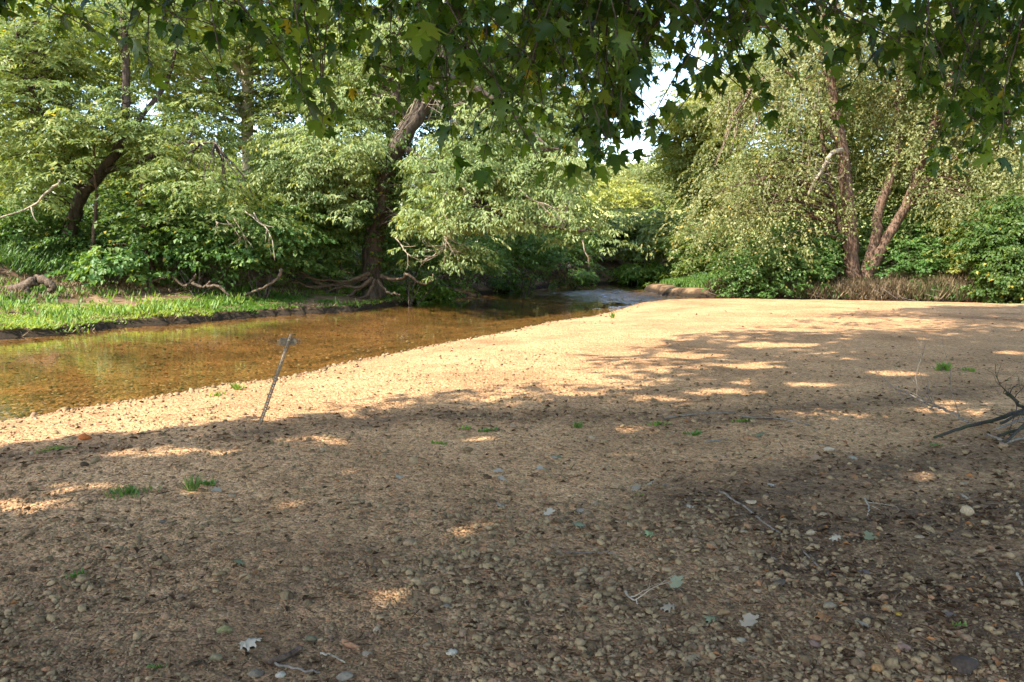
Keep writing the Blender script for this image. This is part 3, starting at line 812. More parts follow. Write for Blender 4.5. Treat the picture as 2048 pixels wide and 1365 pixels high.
sprays(mb, c[ii] + np.stack([np.cos(a) * .34, np.sin(a) * .34, rng.normal(0, .2, k)], 1), a, .32, 0, .5, .6, 14, .11, .09, .6, .5)
child(mb, 'ivy', M['dark'], lean, kind='stuff')
ROOTS = [[(745, 555), (720, 575), (690, 572), (650, 585)], [(742, 560), (700, 590), (660, 600), (640, 598)], [(740, 548), (690, 562), (640, 560), (575, 545)], [(750, 560), (735, 590), (715, 598)],
         [(755, 560), (775, 585), (800, 590)], [(760, 552), (800, 560), (812, 548), (830, 560), (848, 568), (865, 560), (866, 548)], [(735, 555), (640, 575), (600, 568), (560, 560)], [(700, 568), (650, 572), (610, 548), (580, 540)]]
for rt in ROOTS:
    mb = MB(); mb.tube(curve(path(rt, 29.2, 28.6), 14, .02), np.linspace(.075, .025, 14), 6, .3)
    child(mb, 'root', M['root'], lean)

TRI = True
tree('slender_tree', 'slender tree with open narrow crown right of the leaning tree', 1130, 46,
     [([(1140, 400), (1148, 300), (1165, 190), (1180, 80), (1190, -60)], 46), ([(1160, 220), (1120, 150), (1080, 60)], 46)], [(0.26, 0.12), (0.12, 0.05)],
     [(1150, 110, 46, 120, 120), (1070, 220, 45, 120, 80), (990, 110, 46, 120, 130), (1240, 80, 46, 60, 80), (1212, 215, 46, 32, 40)], 180, 11, 'thin', M['walnut'], M['bark_t'], scale=1.25)
tree('yellowing_tree', 'yellow green rounded tree just left of the weeping birch', 1420, 52,
     [([(1420, 400), (1412, 280), (1400, 160), (1398, 90)], 52)], [(0.22, 0.08)],
     [(1405, 260, 52, 70, 95), (1400, 350, 51, 50, 50), (1460, 190, 52, 60, 55), (1450, 380, 50, 60, 60)], 190, 11, 'thin', M['yellow'], M['bark_t'], scale=1.4)
TRI = False
TRI = True
birch, bl_ = tree('birch_tree', 'many stemmed river birch with peeling brown bark and weeping yellow green twigs', 1712, 34,
    [([(1704, 540), (1700, 480), (1692, 380), (1684, 300), (1670, 220), (1655, 130), (1640, 20), (1630, -90)], 34), ([(1692, 500), (1672, 420), (1655, 340), (1642, 270), (1636, 190)], 35),
     ([(1716, 575), (1738, 520), (1752, 470), (1756, 425), (1780, 360), (1796, 300), (1794, 210), (1802, 100), (1800, -40)], 34.5), ([(1722, 580), (1752, 520), (1775, 475), (1812, 410), (1838, 335), (1862, 260), (1900, 160), (1930, 20)], 33.5),
     ([(1684, 300), (1620, 200), (1560, 140), (1500, 180)], 33), ([(1655, 130), (1580, 60), (1500, 60), (1440, 130)], 34), ([(1862, 260), (1930, 220), (2010, 240)], 33), ([(1794, 210), (1880, 90), (1980, 40)], 34.5)],
    [(0.36, 0.13), (0.15, 0.06), (0.25, 0.10), (0.26, 0.10), (0.10, 0.03), (0.09, 0.03), (0.09, 0.03), (0.09, 0.03)],
    [(tx, ty, 33 + .8 * math.sin(tx), 26, th_) for tx, ty, th_ in [(1395, 430, 45), (1425, 385, 85), (1455, 330, 95), (1480, 430, 60), (1505, 280, 80), (1530, 395, 80), (1555, 300, 60), (1575, 430, 55), (1600, 240, 70), (1615, 380, 40), (1640, 330, 45)]] +
    [(1560, 170, 33, 110, 50), (1480, 190, 34, 70, 60), (1680, 70, 34, 150, 90), (1740, 210, 34.5, 70, 60), (1800, 150, 35, 160, 90), (1880, 310, 33, 90, 50), (1960, 340, 33, 90, 50), (1930, 400, 32.5, 110, 35), (1745, 395, 32.8, 50, 22), (1720, 300, 34.6, 50, 40),
     (1990, 240, 34, 110, 110), (1960, 80, 34, 150, 110), (1850, 240, 33.5, 60, 50)],
    420, 9, 'birch', M['birch'], M['bark_r'], flat=0.7, plate=0.8)
TRI = False
mb = MB()
mb.tube(curve([P(1684, 300, 33.4), P(1664, 306, 33), P(1648, 330, 32.8), P(1632, 358, 32.6), P(1616, 390, 32.5)], 12, .02), np.linspace(.10, .05, 12), 6, .08)
for q in range(8):
    branchy(mb, P(1640 + rng.normal(0, 14), 345 + rng.normal(0, 18), 32.7), (rng.normal(0, 1), rng.normal(0, .4), rng.normal(-.2, .6)), .7, .014, 1, .6)
child(mb, 'dead_branch', M['wood'], birch)
mb = MB()       # long bare hanging twigs in the weeping side
for q in range(46):
    s = P(rng.uniform(1420, 1640), rng.uniform(150, 360), 32.6 + rng.normal(0, .5)); L_ = rng.uniform(1.0, 2.4)
    mb.tube(curve([s, s + [rng.normal(-.1, .15), 0, -L_ * .45], s + [rng.normal(-.25, .25), 0, -L_]], 7, .02), np.linspace(.014, .005, 7), 3)
child(mb, 'hanging_twigs', M['wood'], birch, kind='stuff')

# trees further back that close the view behind the bank
BG = [('back_tree', 'dense green tree behind the forked tree, topmost at the left edge', 40, 42, [(30, 120, 42, 150, 170), (60, 330, 41, 120, 70)], 'walnut', 80),
      ('back_tree', 'leafy tree filling the gap between forked tree and pale tall trunk', 330, 44, [(330, 60, 44, 130, 90), (300, 330, 42, 130, 60)], 'walnut', 70),
      ('back_tree', 'dark leafy tree behind the fork of the leaning tree', 780, 42, [(760, 200, 42, 110, 90), (860, 120, 43, 120, 110), (700, 90, 43, 110, 90), (740, 330, 41, 90, 60)], 'dark', 110),
      ('back_tree', 'pale leaved tree behind the reaching sprays at mid stream', 1000, 44, [(960, 210, 44, 110, 110), (1050, 290, 44, 100, 70)], 'walnut', 80),
      ('back_tree', 'green tree standing behind the gap in the weeping birch', 1620, 42, [(1600, 330, 42, 130, 120), (1700, 230, 42, 130, 120), (1580, 100, 43, 110, 100)], 'walnut', 110),
      ('back_tree', 'tall green tree behind the right stems of the birch', 1850, 42, [(1840, 330, 42, 130, 130), (1900, 130, 42, 140, 140), (2010, 330, 41, 110, 120)], 'walnut', 120)]
TRI = True
for nm, lb, px, Y, es, mt, n in BG:
    top = min(e[1] - e[4] * .5 for e in es)
    tree(nm, lb, px, Y, [([(px + 3, 420), (px - 6, 300), (px + 5, 180), (px, top)], Y)], [(0.2, 0.06)], es, int(n * 1.7), 11, 'thin', M[mt], M['bark_d'], 'trees behind the stream bank', scale=1.25)

TRI = False
# ---------------- shrubs, vines and undergrowth on the bank
def shrub(name, label, cat, px, Y, envs, plates, per, kind, mat, group=None, scale=1.0, stems=5, bark='bark_d', **kw):
    b = base(px, Y)
    root = empty(name, b, label, cat, group)
    ls = []; mb = MB()
    for q in range(stems):
        e = envs[q % len(envs)]
        c, r = env(*e)
        p = curve([b + [rng.normal(0, .12), rng.normal(0, .12), -.1], (b + c) / 2 + rng.normal(0, .15, 3), c + rng.normal(0, .4, 3) * r], 7, .02)
        mb.tube(p, np.linspace(.03, .01, 7), 4); ls.append(p)
    child(mb, 'stems', M[bark], root, kind='stuff')
    crown(root, [env(*e) for e in envs], plates, per, kind, M[mat], ls, M[bark], scale=scale, name='foliage', twig=.012, clear=TRUNKS, **kw)
    return root


SHRUBS = [
    ('weed_clump', 'bright yellow green low clump at the right end of the grassy shelf', 'plant', 825, 31.6, [(800, 583, 31.2, 40, 8), (850, 580, 32.4, 40, 7)], 30, 8, 'broad', 'weed', 0.8),
    ('vine_thicket', 'broad leaved vines hanging over the bank left of the bare roots', 'vine', 400, 25.2, [(330, 505, 26, 60, 22), (420, 490, 26.3, 90, 30), (500, 465, 26.6, 90, 35), (380, 450, 27, 90, 30)], 80, 9, 'broad', 'vine', 1.15),
    ('vine_thicket', 'vines with small yellow spotted leaves draped above the long bare root', 'vine', 530, 26.2, [(500, 508, 26.8, 70, 18), (555, 490, 27.2, 60, 30), (570, 450, 28, 60, 40)], 60, 9, 'broad', 'vine', 0.9),
    ('big_leaf_plant', 'bright broad leaved plant at the foot of the vines on the slope', 'plant', 225, 25, [(215, 522, 25, 24, 10), (245, 536, 24.8, 20, 8)], 9, 6, 'broad', 'vine', 1.5),
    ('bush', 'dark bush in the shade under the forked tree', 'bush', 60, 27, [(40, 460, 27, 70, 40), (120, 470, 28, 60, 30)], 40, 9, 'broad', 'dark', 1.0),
    ('bush', 'yellow green bush in front of the sunny field gap', 'bush', 590, 32, [(560, 400, 32, 60, 35), (620, 430, 31, 60, 40), (520, 420, 31, 50, 40)], 50, 9, 'broad', 'yellow', 0.9),
    ('bush', 'soft green bush left of the leaning trunk', 'bush', 670, 29, [(650, 475, 29.5, 50, 40), (680, 440, 30, 45, 35), (630, 520, 29, 50, 18)], 60, 9, 'thin', 'vine', 0.75),
    ('willow_bush', 'feathery dark green bush right of the leaning trunk base', 'bush', 820, 29.5, [(820, 495, 30.8, 35, 35), (860, 505, 31, 60, 28), (940, 515, 33, 70, 22)], 60, 9, 'thin', 'vine', 0.75),
    ('bush', 'spreading bush under the reaching limb above the undercut bank', 'bush', 1050, 38, [(1000, 490, 37, 80, 40), (1080, 500, 39, 80, 35), (1130, 470, 40, 60, 40)], 70, 9, 'thin', 'vine', 1.0),
    ('bush', 'dark rounded bush at the bend beside the pale distant tree', 'bush', 1270, 54, [(1275, 452, 54, 55, 32), (1230, 475, 53, 50, 30), (1310, 485, 54, 50, 30)], 80, 9, 'broad', 'walnut', 1.7),
    ('bush', 'mixed green bush between the bend and the weeping birch', 'bush', 1370, 49, [(1360, 470, 49, 60, 40), (1420, 480, 46, 50, 40), (1400, 530, 46, 40, 25)], 70, 9, 'broad', 'walnut', 1.4),
    ('weed_clump', 'leafy green clump overhanging the far bend of the water', 'plant', 1300, 51, [(1290, 545, 50.5, 40, 12), (1330, 548, 50, 30, 10)], 26, 8, 'broad', 'weed', 1.5),
    ('weed_clump', 'small dark leafy clump on the mud beside the root mass', 'plant', 1145, 45, [(1146, 552, 44.5, 24, 7)], 12, 8, 'broad', 'vine', 1.2),
    ('weed_clump', 'low leafy clump on the mud left of the root mass', 'plant', 1020, 40.5, [(1018, 566, 40, 34, 7)], 14, 8, 'broad', 'vine', 1.0),
    ('bush', 'green bush covering the bank left of the birch trunk', 'bush', 1600, 34, [(1480, 545, 33.8, 40, 35), (1560, 530, 34, 70, 40), (1640, 530, 34.3, 50, 50), (1600, 490, 35, 70, 40), (1530, 580, 33.4, 70, 12)], 130, 9, 'broad', 'vine', 0.85),
    ('bush', 'green bush covering the bank right of the birch trunk', 'bush', 1830, 34, [(1800, 530, 33.6, 50, 40), (1860, 510, 34, 70, 50), (1900, 450, 35, 70, 50), (1790, 480, 35, 40, 40)], 120, 9, 'broad', 'vine', 0.85),
    ('bush', 'large leaved dark bush bulging out at the right edge', 'bush', 2020, 29.5, [(2000, 480, 30, 60, 45), (2040, 520, 29.2, 60, 50), (2010, 560, 29, 40, 30), (2060, 450, 30, 60, 60), (2040, 595, 28.8, 40, 14)], 120, 9, 'broad', 'dark', 1.05),
    ('bush', 'yellow spotted bush above the dry brush near the right edge', 'bush', 1935, 33, [(1930, 520, 32.5, 45, 25), (1950, 470, 33, 60, 40)], 40, 9, 'broad', 'yellow', 0.75),
]
for nm, lb, ct, px, Y, es, n, per, kd, mt, sc_ in SHRUBS:
    TRI = Y > 32.5
    shrub(nm, lb, ct, px, Y, es, n, per, kd, mt, scale=sc_, flat=0.7, plate=0.7, shell=0.7)

TRI = False
# hedgerow between the stream bank and the field
TRI = True
mb = MB()
k = 4300
px = rng.uniform(-300, 2400, k); Y = rng.uniform(50, 62, k); x = (px - 1024) / F * Y; z, rg = terrain(x, Y)
ok = (rg >= 2) & ((np.abs(px - 612) > 42)) & (np.abs(px - 1240) > 60)
x, Y, z, px = x[ok], Y[ok], z[ok], px[ok]
hgt = (3.2 + 6.0 * fbm(x * .22, Y * .22, 3)) * np.interp(px, [500, 560, 680, 760, 1120, 1180, 1330, 1400], [1, .45, .45, .9, .9, .5, .6, 1])
sprays(mb, np.stack([x, Y, z + rng.random(len(x)) ** .8 * hgt], 1), rng.uniform(0, 6.28, len(x)), 1.4, .2, .5, .6, 26, .30, .19, .7, .3)
mb.build('hedgerow', M['walnut'], kind='stuff', label='leafy hedgerow of bushes between the bank and the field', category='hedge')
TRI = False
# undergrowth filling the shade behind the bank: nobody could count it
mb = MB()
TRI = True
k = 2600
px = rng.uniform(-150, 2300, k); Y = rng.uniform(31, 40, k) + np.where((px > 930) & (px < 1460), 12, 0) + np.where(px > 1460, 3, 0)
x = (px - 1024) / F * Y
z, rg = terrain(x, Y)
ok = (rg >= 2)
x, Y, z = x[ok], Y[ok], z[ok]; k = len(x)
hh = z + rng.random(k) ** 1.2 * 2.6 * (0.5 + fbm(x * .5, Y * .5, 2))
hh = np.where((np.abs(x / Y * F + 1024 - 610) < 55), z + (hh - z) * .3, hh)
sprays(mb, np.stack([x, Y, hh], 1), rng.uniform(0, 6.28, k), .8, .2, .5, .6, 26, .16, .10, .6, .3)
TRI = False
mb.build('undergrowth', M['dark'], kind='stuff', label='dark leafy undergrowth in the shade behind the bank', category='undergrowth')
mb = MB()
k = 1700
px = rng.uniform(-120, 760, k); Y = rng.uniform(24.5, 31, k)
x = (px - 1024) / F * Y
z, rg = terrain(x, Y)
ok = (z > .9) & (rng.random(k) < np.interp(z, [.9, 1.4], [.4, 1]))
x, Y, z = x[ok], Y[ok], z[ok]; k = len(x)
sprays(mb, np.stack([x, Y, z + rng.random(k) ** 1.5 * 1.3], 1), rng.uniform(0, 6.28, k), .5, .2, .5, .6, 20, .12, .08, .6, .3)
mb.build('bank_vines', M['vine'], kind='stuff', label='low green vines and seedlings along the top of the left bank', category='undergrowth')


def blades(mb, x, y, z, n, h, w, lean=.35, tint0=0.0, spread=.06):
    k = len(x)
    pos = np.repeat(np.stack([x, y, z], 1), n, 0) + rng.normal(0, 1, (k * n, 3)) * np.array([spread, spread, 0])
    a = rng.uniform(0, 6.28, k * n)
    d = np.stack([np.cos(a) * lean, np.sin(a) * lean, np.ones(k * n)], 1) + rng.normal(0, .15, (k * n, 3))
    nrm = np.stack([np.cos(a), np.sin(a), -.3 * np.ones(k * n)], 1)
    H = np.repeat(np.broadcast_to(h, (k,)), n) * rng.uniform(.5, 1.2, k * n)
    ti = np.clip(np.repeat(np.broadcast_to(tint0, (k,)), n) + rng.random(k * n) * .45, 0, .93)
    leaf_quads(mb, pos, d, nrm, H, np.broadcast_to(w, (k * n,)) * (.7 + .6 * rng.random(k * n)), ti, .1)


def scatter(px0, px1, Y0, Y1, k):
    px = rng.uniform(px0, px1, k); Y = rng.uniform(Y0, Y1, k); x = (px - 1024) / F * Y
    z, rg = terrain(x, Y)
    p = np.stack([x, Y], 1)
    return x, Y, z, rg, seg_dist(p, FARL), seg_dist(p, SPIT)


# weedy grass shelf along the far waterline
x, y, z, rg, df, ds = scatter(-300, 930, 15, 36, 60000)
shw = np.interp(x, [-9, -5, -1.5, 1], [3.0, 3.2, 2.4, 0.9])
patch = fbm(x * .9, y * .9, 3)
dens = np.clip(1.35 - df / (shw * (.35 + .75 * fbm(x * .7 + 2, y * .7, 3))), 0, 1) * (patch > .37)
ok = (rg == 2) & (df > .1) & (rng.random(len(x)) < dens * 1.4)
x, y, z, df, patch = x[ok], y[ok], z[ok], df[ok], patch[ok]
mb = MB()
blades(mb, x, y, z - .02, 5, .06 + .15 * fbm(x * 2, y * 2, 2) ** 1.3, .046, 1.7, np.clip((fbm(x * .45 + 9, y * .45, 3) - .38) * 1.9 - (x + 9) * .02, 0, .55), .10)
mb.build('bank_grass', M['weed'], kind='stuff', label='bright green weeds and grass on the low shelf by the water', category='grass')
x2, y2, z2, rg2, df2_, ds2_ = scatter(-200, 900, 16, 34, 3000)
ok2 = (rg2 == 2) & (df2_ > .05) & (df2_ < np.interp(x2, [-9, -5, -1.5, 1], [3.0, 3.0, 1.6, 0.9])) & (fbm(x2 * .8, y2 * .8 + 4, 3) > .52)
mb = MB()
blades(mb, x2[ok2], y2[ok2], z2[ok2], 6, .28, .05, .8, .35, .10)
mb.build('shelf_weeds', M['weed'], kind='stuff', label='taller ragged weed clumps standing in the grass by the water', category='weeds')
ok2 = (rg2 == 2) & (df2_ > .0) & (df2_ < .5)
mb = MB()
blades(mb, x2[ok2], y2[ok2], z2[ok2] - .02, 6, .2, .03, 1.2, .2, .10)
mb.build('dead_stems', M['dry'], kind='stuff', label='dead stems and washed straw along the muddy edge of the far bank', category='straw')
# tall dark grass under the forked tree
x, y, z, rg, df, ds = scatter(-60, 215, 24, 28, 1800)
ok = (rg == 2) & (z > .95) & (z < 2.0)
mb = MB()
blades(mb, x[ok], y[ok], z[ok] - .05, 6, .42, .028, 1.0, .1, .16)
mb.build('tall_grass', M['grass'], kind='stuff', label='tall arching dark green grass on the bank under the forked tree', category='grass')
# green strip on the spit
x, y, z, rg, df, ds = scatter(1270, 1480, 34, 47, 5000)
ok = (rg == 3) & (ds > .7)
mb = MB()
blades(mb, x[ok], y[ok], z[ok] - .03, 5, .28, .05, .6, .15, .1)
mb.build('spit_grass', M['weed'], kind='stuff', label='green grass on the small sand spit at the bend', category='grass')
# dry brush along the right bank
x, y, z, rg, df, ds = scatter(1430, 2200, 28, 36, 15000)
ok = (rg == 3) & (ds < 2.6) & (ds > .05) & (x > 8.7)
mb = MB()
xo, yo, zo = x[ok], y[ok], z[ok]
blades(mb, xo, yo, zo - .05, 5, .42 + .35 * fbm(xo, yo, 2), .035, .8, .1, .15)
mb.build('dry_brush', M['dry'], kind='stuff', label='tan dry weeds and brush along the foot of the right bank', category='brush')
ok = ok & (fbm(x * 1.1 + 3, y * 1.1, 3) > .47)
mb = MB()
blades(mb, x[ok], y[ok], z[ok], 5, .45, .06, .8, .15, .15)
mb.build('bank_weeds', M['vine'], kind='stuff', label='green weeds growing through the dry brush on the right bank', category='weeds')
# a few dry stalks on the brown slope
x, y, z, rg, df, ds = scatter(-100, 640, 21, 30, 5000)
ok = (rg == 2) & (df > 3.2) & (df < 6) & (fbm(x * 1.5, y * 1.5, 2) > .46)
mb = MB()
blades(mb, x[ok], y[ok], z[ok] - .02, 4, .22, .03, .9, .2, .12)
mb.build('slope_litter', M['dry'], kind='stuff', label='dry straw and dead stalks on the brown slope of the left bank', category='straw')
x, y, z, rg, df, ds = scatter(-100, 700, 20, 30, 2600)
ok = (rg == 2) & (df > 2.6) & (df < 6.5) & (fbm(x * 1.2 + 5, y * 1.2, 2) > .52)
mb = MB()
blades(mb, x[ok], y[ok], z[ok] - .02, 5, .22, .06, .8, .1, .12)
mb.build('slope_weeds', M['weed'], kind='stuff', label='scattered green weeds on the brown slope of the left bank', category='weeds')

# ---------------- bare wood along the bank
def wood(name, label, cat, paths, mat='root', group=None, sides=7):
    p0 = paths[0][0][0]
    mb = MB()
    for pts, r0, r1 in paths:
        n = max(8, 4 * len(pts)); mb.tube(curve(pts, n, .01), np.linspace(r0, r1, n), sides, .3)
    return mb.build(name, M[mat], origin=p0, label=label, category=cat, **({'group': group} if group else {}))


wood('driftwood_root', 'thick pale arched driftwood root at the far left of the bank', 'driftwood',
     [(path([(-60, 610), (0, 590), (40, 578), (66, 564), (80, 560), (98, 566), (106, 576), (98, 582)], 22.6), .2, .08), (path([(50, 576), (60, 590), (68, 602)], 22.5), .12, .05), (path([(0, 592), (12, 610), (18, 622)], 22.4), .1, .04)], 'root')
ROOTW = [('bent bare root forming a V under the hanging vines', [(342, 552), (368, 572), (385, 560), (392, 548)], 25.2), ('small forked root standing on the slope', [(385, 565), (402, 575), (412, 572), (421, 563)], 24.8),
         ('arched root curving down into the weeds', [(414, 574), (435, 572), (448, 582), (459, 593)], 24.4), ('long smooth bare root slanting down to the weeds', [(564, 538), (556, 556), (530, 574), (500, 586), (486, 592)], 25.4),
         ('short root poking from the shade left of the V root', [(296, 570), (310, 562), (330, 556), (352, 556)], 25.2)]
for lb, pts, Y in ROOTW:
    wood('exposed_root', lb, 'root', [(path(pts, Y), .055, .028)], 'root', 'bare roots on the left bank')
# root mass and undercut fringe at mid stream
mb = MB()
c0 = P(1106, 545, 43)
for q in range(150):
    s = c0 + rng.normal(0, 1, 3) * [.55, .35, .16] + [0, 0, .12]
    e = s + [rng.normal(.15, .35), rng.normal(-.1, .2), -rng.uniform(.2, .75)]
    mb.tube(curve([s + [rng.normal(0, .3), 0, .08], s, e], 5, .02), np.linspace(.028, .008, 5), 3)
mb.build('root_mass', M['root'], origin=None, label='shaggy brown mass of hanging roots over the water at mid stream', category='roots')
wood('leaning_stick', 'bare stick leaning up out of the root mass', 'stick', [(path([(1122, 545), (1130, 528), (1138, 505)], 42.5), .045, .02)], 'root')
mb = MB()
for q in range(420):
    px_ = rng.uniform(880, 1100); Y_ = np.interp(px_, [880, 1000, 1100], [35.5, 41.3, 47.2])
    s = P(px_, rng.uniform(535, 556), Y_); e = s + [rng.normal(0, .25), rng.normal(-.1, .12), -rng.uniform(.15, .6)]
    mb.tube(np.array([s, (s + e) / 2 + rng.normal(0, .05, 3), e]), .014, 3)
mb.build('root_fringe', M['root'], kind='stuff', label='fine roots hanging from the undercut bank under the reaching limb', category='roots')
mb = MB()
for q in range(160):
    px_ = rng.uniform(1460, 2060); x_ = (px_ - 1024) / F * 32.6; y_ = np.interp(x_, SPIT[5:, 0], SPIT[5:, 1]) + rng.uniform(.0, .7)
    s = np.array([x_, y_, tz(x_, y_) - .03]); a = rng.choice([-1, 1])
    e = s + [a * rng.uniform(.3, 1.1), rng.normal(0, .25), rng.uniform(.05, .55)]
    mb.tube(curve([s, (s + e) / 2 + rng.normal(0, .06, 3), e], 5, .01), np.linspace(.018, .007, 5), 3)
mb.build('brush_sticks', M['stick'], kind='stuff', label='tangle of dead sticks at the foot of the right bank', category='brush')

TRI = True
# ---------------- distance: hill wood, fence poles, houses seen through gaps
def fartree(label, px, Y, py_top, w, mat, n=14):
    b = base(px, Y); top = P(px, py_top, Y)[2]; h = top - b[2]
    root = empty('far_tree', b, label, 'tree', 'trees on the far hillside')
    mb = MB(); mb.tube(np.array([b - [0, 0, .5], b + [0, 0, h * .5], b + [0.1, 0, h * .8]]), [.3, .2, .08], 6); child(mb, 'trunk', M['bark_d'], root)
    wm = w * Y / F
    crown(root, [(b + [0, 0, h * .58], np.array([wm, wm, h * .42]))], n * 4, 6, 'far', M[mat], scale=max(.8, Y / 130), flat=.7, plate=1.6, shell=.75)


FT = [('pale yellow rounded tree far beyond the bend', 1232, 100, 368, 50, 'yellow'), ('pale olive tree right of the pale yellow tree beyond the bend', 1310, 104, 375, 42, 'far'), ('greyish green tree at the skyline behind the pale yellow tree', 1205, 150, 335, 40, 'far'), ('olive tree at the skyline right of the pale yellow tree', 1285, 140, 330, 45, 'far'),
      ('distant tree top showing in the sky gap at upper left', 285, 120, 215, 50, 'far'), ('distant tree left of the upper sky gap', 210, 125, 250, 55, 'far'), ('distant tree low behind the field gap', 560, 130, 300, 45, 'far'), ('distant tree right of the utility pole', 640, 140, 310, 40, 'far'),
      ('distant tree behind the fork of the leaning tree', 860, 130, 310, 55, 'far'), ('distant tree between leaning and slender trees', 940, 120, 330, 50, 'far'), ('distant tree behind the slender tree', 1090, 120, 320, 50, 'far'), ('distant tree at the left edge of the field', 430, 120, 300, 55, 'far'),
      ('distant tree behind the yellowing tree', 1400, 130, 330, 55, 'far'), ('distant tree behind the birch', 1560, 120, 310, 60, 'far'), ('distant tree behind the right stems', 1800, 120, 310, 70, 'far'), ('distant tree at the far left edge', 60, 115, 270, 70, 'far'), ('distant tree at the far right edge', 2000, 120, 310, 70, 'far')]
for f in FT: fartree(*f)
mb = MB()
k = 900
px = rng.uniform(-300, 2400, k); Y = rng.uniform(150, 230, k); x = (px - 1024) / F * Y; z, rg = terrain(x, Y)
sprays(mb, np.stack([x, Y, z + rng.random(k) * 6 * (0.5 + fbm(x * .05, Y * .05, 2))], 1), rng.uniform(0, 6.28, k), 3.0, .2, .5, .7, 26, .8, .55, .8, .3)
mb.build('hill_wood', M['far'], kind='stuff', label='far wood along the top of the hillside', category='wood')
M['pole'] = plain_mat('weathered_pole', (0.5, 0.45, 0.38)); M['white'] = plain_mat('white_siding', (0.75, 0.74, 0.72), var=.06); M['roofg'] = plain_mat('grey_roof', (0.25, 0.25, 0.27)); M['pane'] = plain_mat('dark_pane', (0.05, 0.06, 0.08), .2, var=.1)
for lb, pxx, Y, y0, r in [('tall pale utility pole on the field seen left of the leaning tree', 615, 118, 340, .16), ('thin distant pole beside the taller utility pole', 608.5, 150, 346, .12), ('dark thin fence post in the sunny field gap', 588, 90, 350, .07)]:
    b = base(pxx, Y); t = P(pxx, y0, Y); mb = MB(); mb.tube(np.array([b - [0, 0, .4], (b + t) / 2, t]), [r, r * .9, r * .8], 8)
    if r > .1: mb.tube(np.array([t - [.9, 0, .4], t + [.9, 0, -.4]]), .06, 5)
    mb.build('utility_pole' if r > .1 else 'fence_post', M['pole' if r > .1 else 'bark_d'], origin=b, label=lb, category='pole')


def house(label, px, py, Y, w, h):
    c = P(px, py, Y); b = np.array([c[0], Y, tz(c[0], Y)])
    root = empty('house', b, label, 'house')
    top = c[2]
    def box(name, x0, x1, y0, y1, z0, z1, mat, par):
        v = np.array([(a, q, r) for a in (x0, x1) for q in (y0, y1) for r in (z0, z1)])
        t = [(0, 1, 3), (0, 3, 2), (4, 6, 7), (4, 7, 5), (0, 4, 5), (0, 5, 1), (2, 3, 7), (2, 7, 6), (0, 2, 6), (0, 6, 4), (1, 5, 7), (1, 7, 3)]
        m_ = MB(); m_.add(v, t); o = m_.build(name, M[mat], None, smooth=False); o.parent = par
        o.matrix_parent_inverse = Matrix.Translation(-root.location); return o
    x0, x1 = b[0] - w / 2, b[0] + w / 2
    box('wall', x0, x1, Y - 2.5, Y + 2.5, b[2] - .5, top, 'white', root)
    v = np.array([(x0 - .3, Y - 2.9, top), (x1 + .3, Y - 2.9, top), (x1 + .3, Y + 2.9, top), (x0 - .3, Y + 2.9, top), (x0 - .3, Y, top + h), (x1 + .3, Y, top + h)])
    m_ = MB(); m_.add(v, [(0, 1, 5), (0, 5, 4), (2, 3, 4), (2, 4, 5), (0, 4, 3), (1, 2, 5), (0, 3, 2), (0, 2, 1)]); child(m_, 'roof', M['roofg'], root)
    for q in (-.25, .25): box('window', b[0] + q * w - .5, b[0] + q * w + .5, Y - 2.56, Y - 2.49, top - 1.6, top - .5, 'pane', root)
    return root


TRI = False
house('white house glimpsed behind the forked tree at the far left', 140, 356, 75, 4, 1)
house('small white house glimpsed past the leaning trunk', 832, 384, 100, 3.5, 1)
# ---------------- overhanging maple (its trunk stands behind the viewer)
def outline_mesh(name, half, bend=.12, droop=.10, petiole=.35):
    """flat lobed leaf from half an outline (x >= 0, y from 0 to 1), gently bent, with a stalk"""
    pts = list(half) + [(-a, b) for a, b in half[-2:0:-1]]
    bm = bmesh.new()
    vs = [bm.verts.new((a, b, -bend * abs(a) - droop * b * b)) for a, b in pts]
    f = bm.faces.new(vs); bmesh.ops.triangulate(bm, faces=[f])
    if petiole:
        q = [bm.verts.new(c) for c in ((-.012, 0, 0), (.012, 0, 0), (.008, -petiole, .05), (-.008, -petiole, .05))]
        bm.faces.new(q[:3]); bm.faces.new((q[0], q[2], q[3]))
    bm.verts.index_update()
    v = np.array([x.co[:] for x in bm.verts]); t = np.array([[x.index for x in g.verts] for g in bm.faces])
    bm.free()
    return v, t


MAPLE = [(0, 0), (.12, -.06), (.46, -.02), (.36, .12), (.22, .25), (.40, .33), (.46, .46), (.66, .58), (.44, .60), (.36, .54), (.16, .46), (.20, .62), (.29, .72), (.15, .78), (.10, .90), (0, 1.08)]
mv = [outline_mesh('m', [(a * sx, b) for a, b in MAPLE], be, dr) for sx, be, dr in [(1, .25, .15), (1.08, .6, .35), (.85, .45, -.1), (1.02, -.2, .5)]]
TR = np.array([1.6, -3.0, -.1])
maple = empty('maple_tree', TR, 'maple whose dark lobed leaves hang in from above across the top', 'tree')
ENV_X = [-400, 0, 60, 110, 200, 300, 340, 400, 450, 500, 560, 600, 640, 690, 750, 820, 900, 960, 1010, 1090, 1150, 1200, 1260, 1320, 1365, 1385, 1410, 1450, 1490, 1540, 1600, 1640, 1700, 1760, 1810, 1850, 1900, 1950, 2048, 2500]
ENV_Y = [40, 50, 90, 140, 140, 190, 130, 120, 190, 150, 130, 220, 280, 270, 200, 230, 310, 240, 300, 350, 340, 330, 325, 310, 250, 130, 140, 190, 205, 235, 190, 190, 205, 200, 210, 330, 365, 345, 370, 400]
HANG = []
n_tw = 225
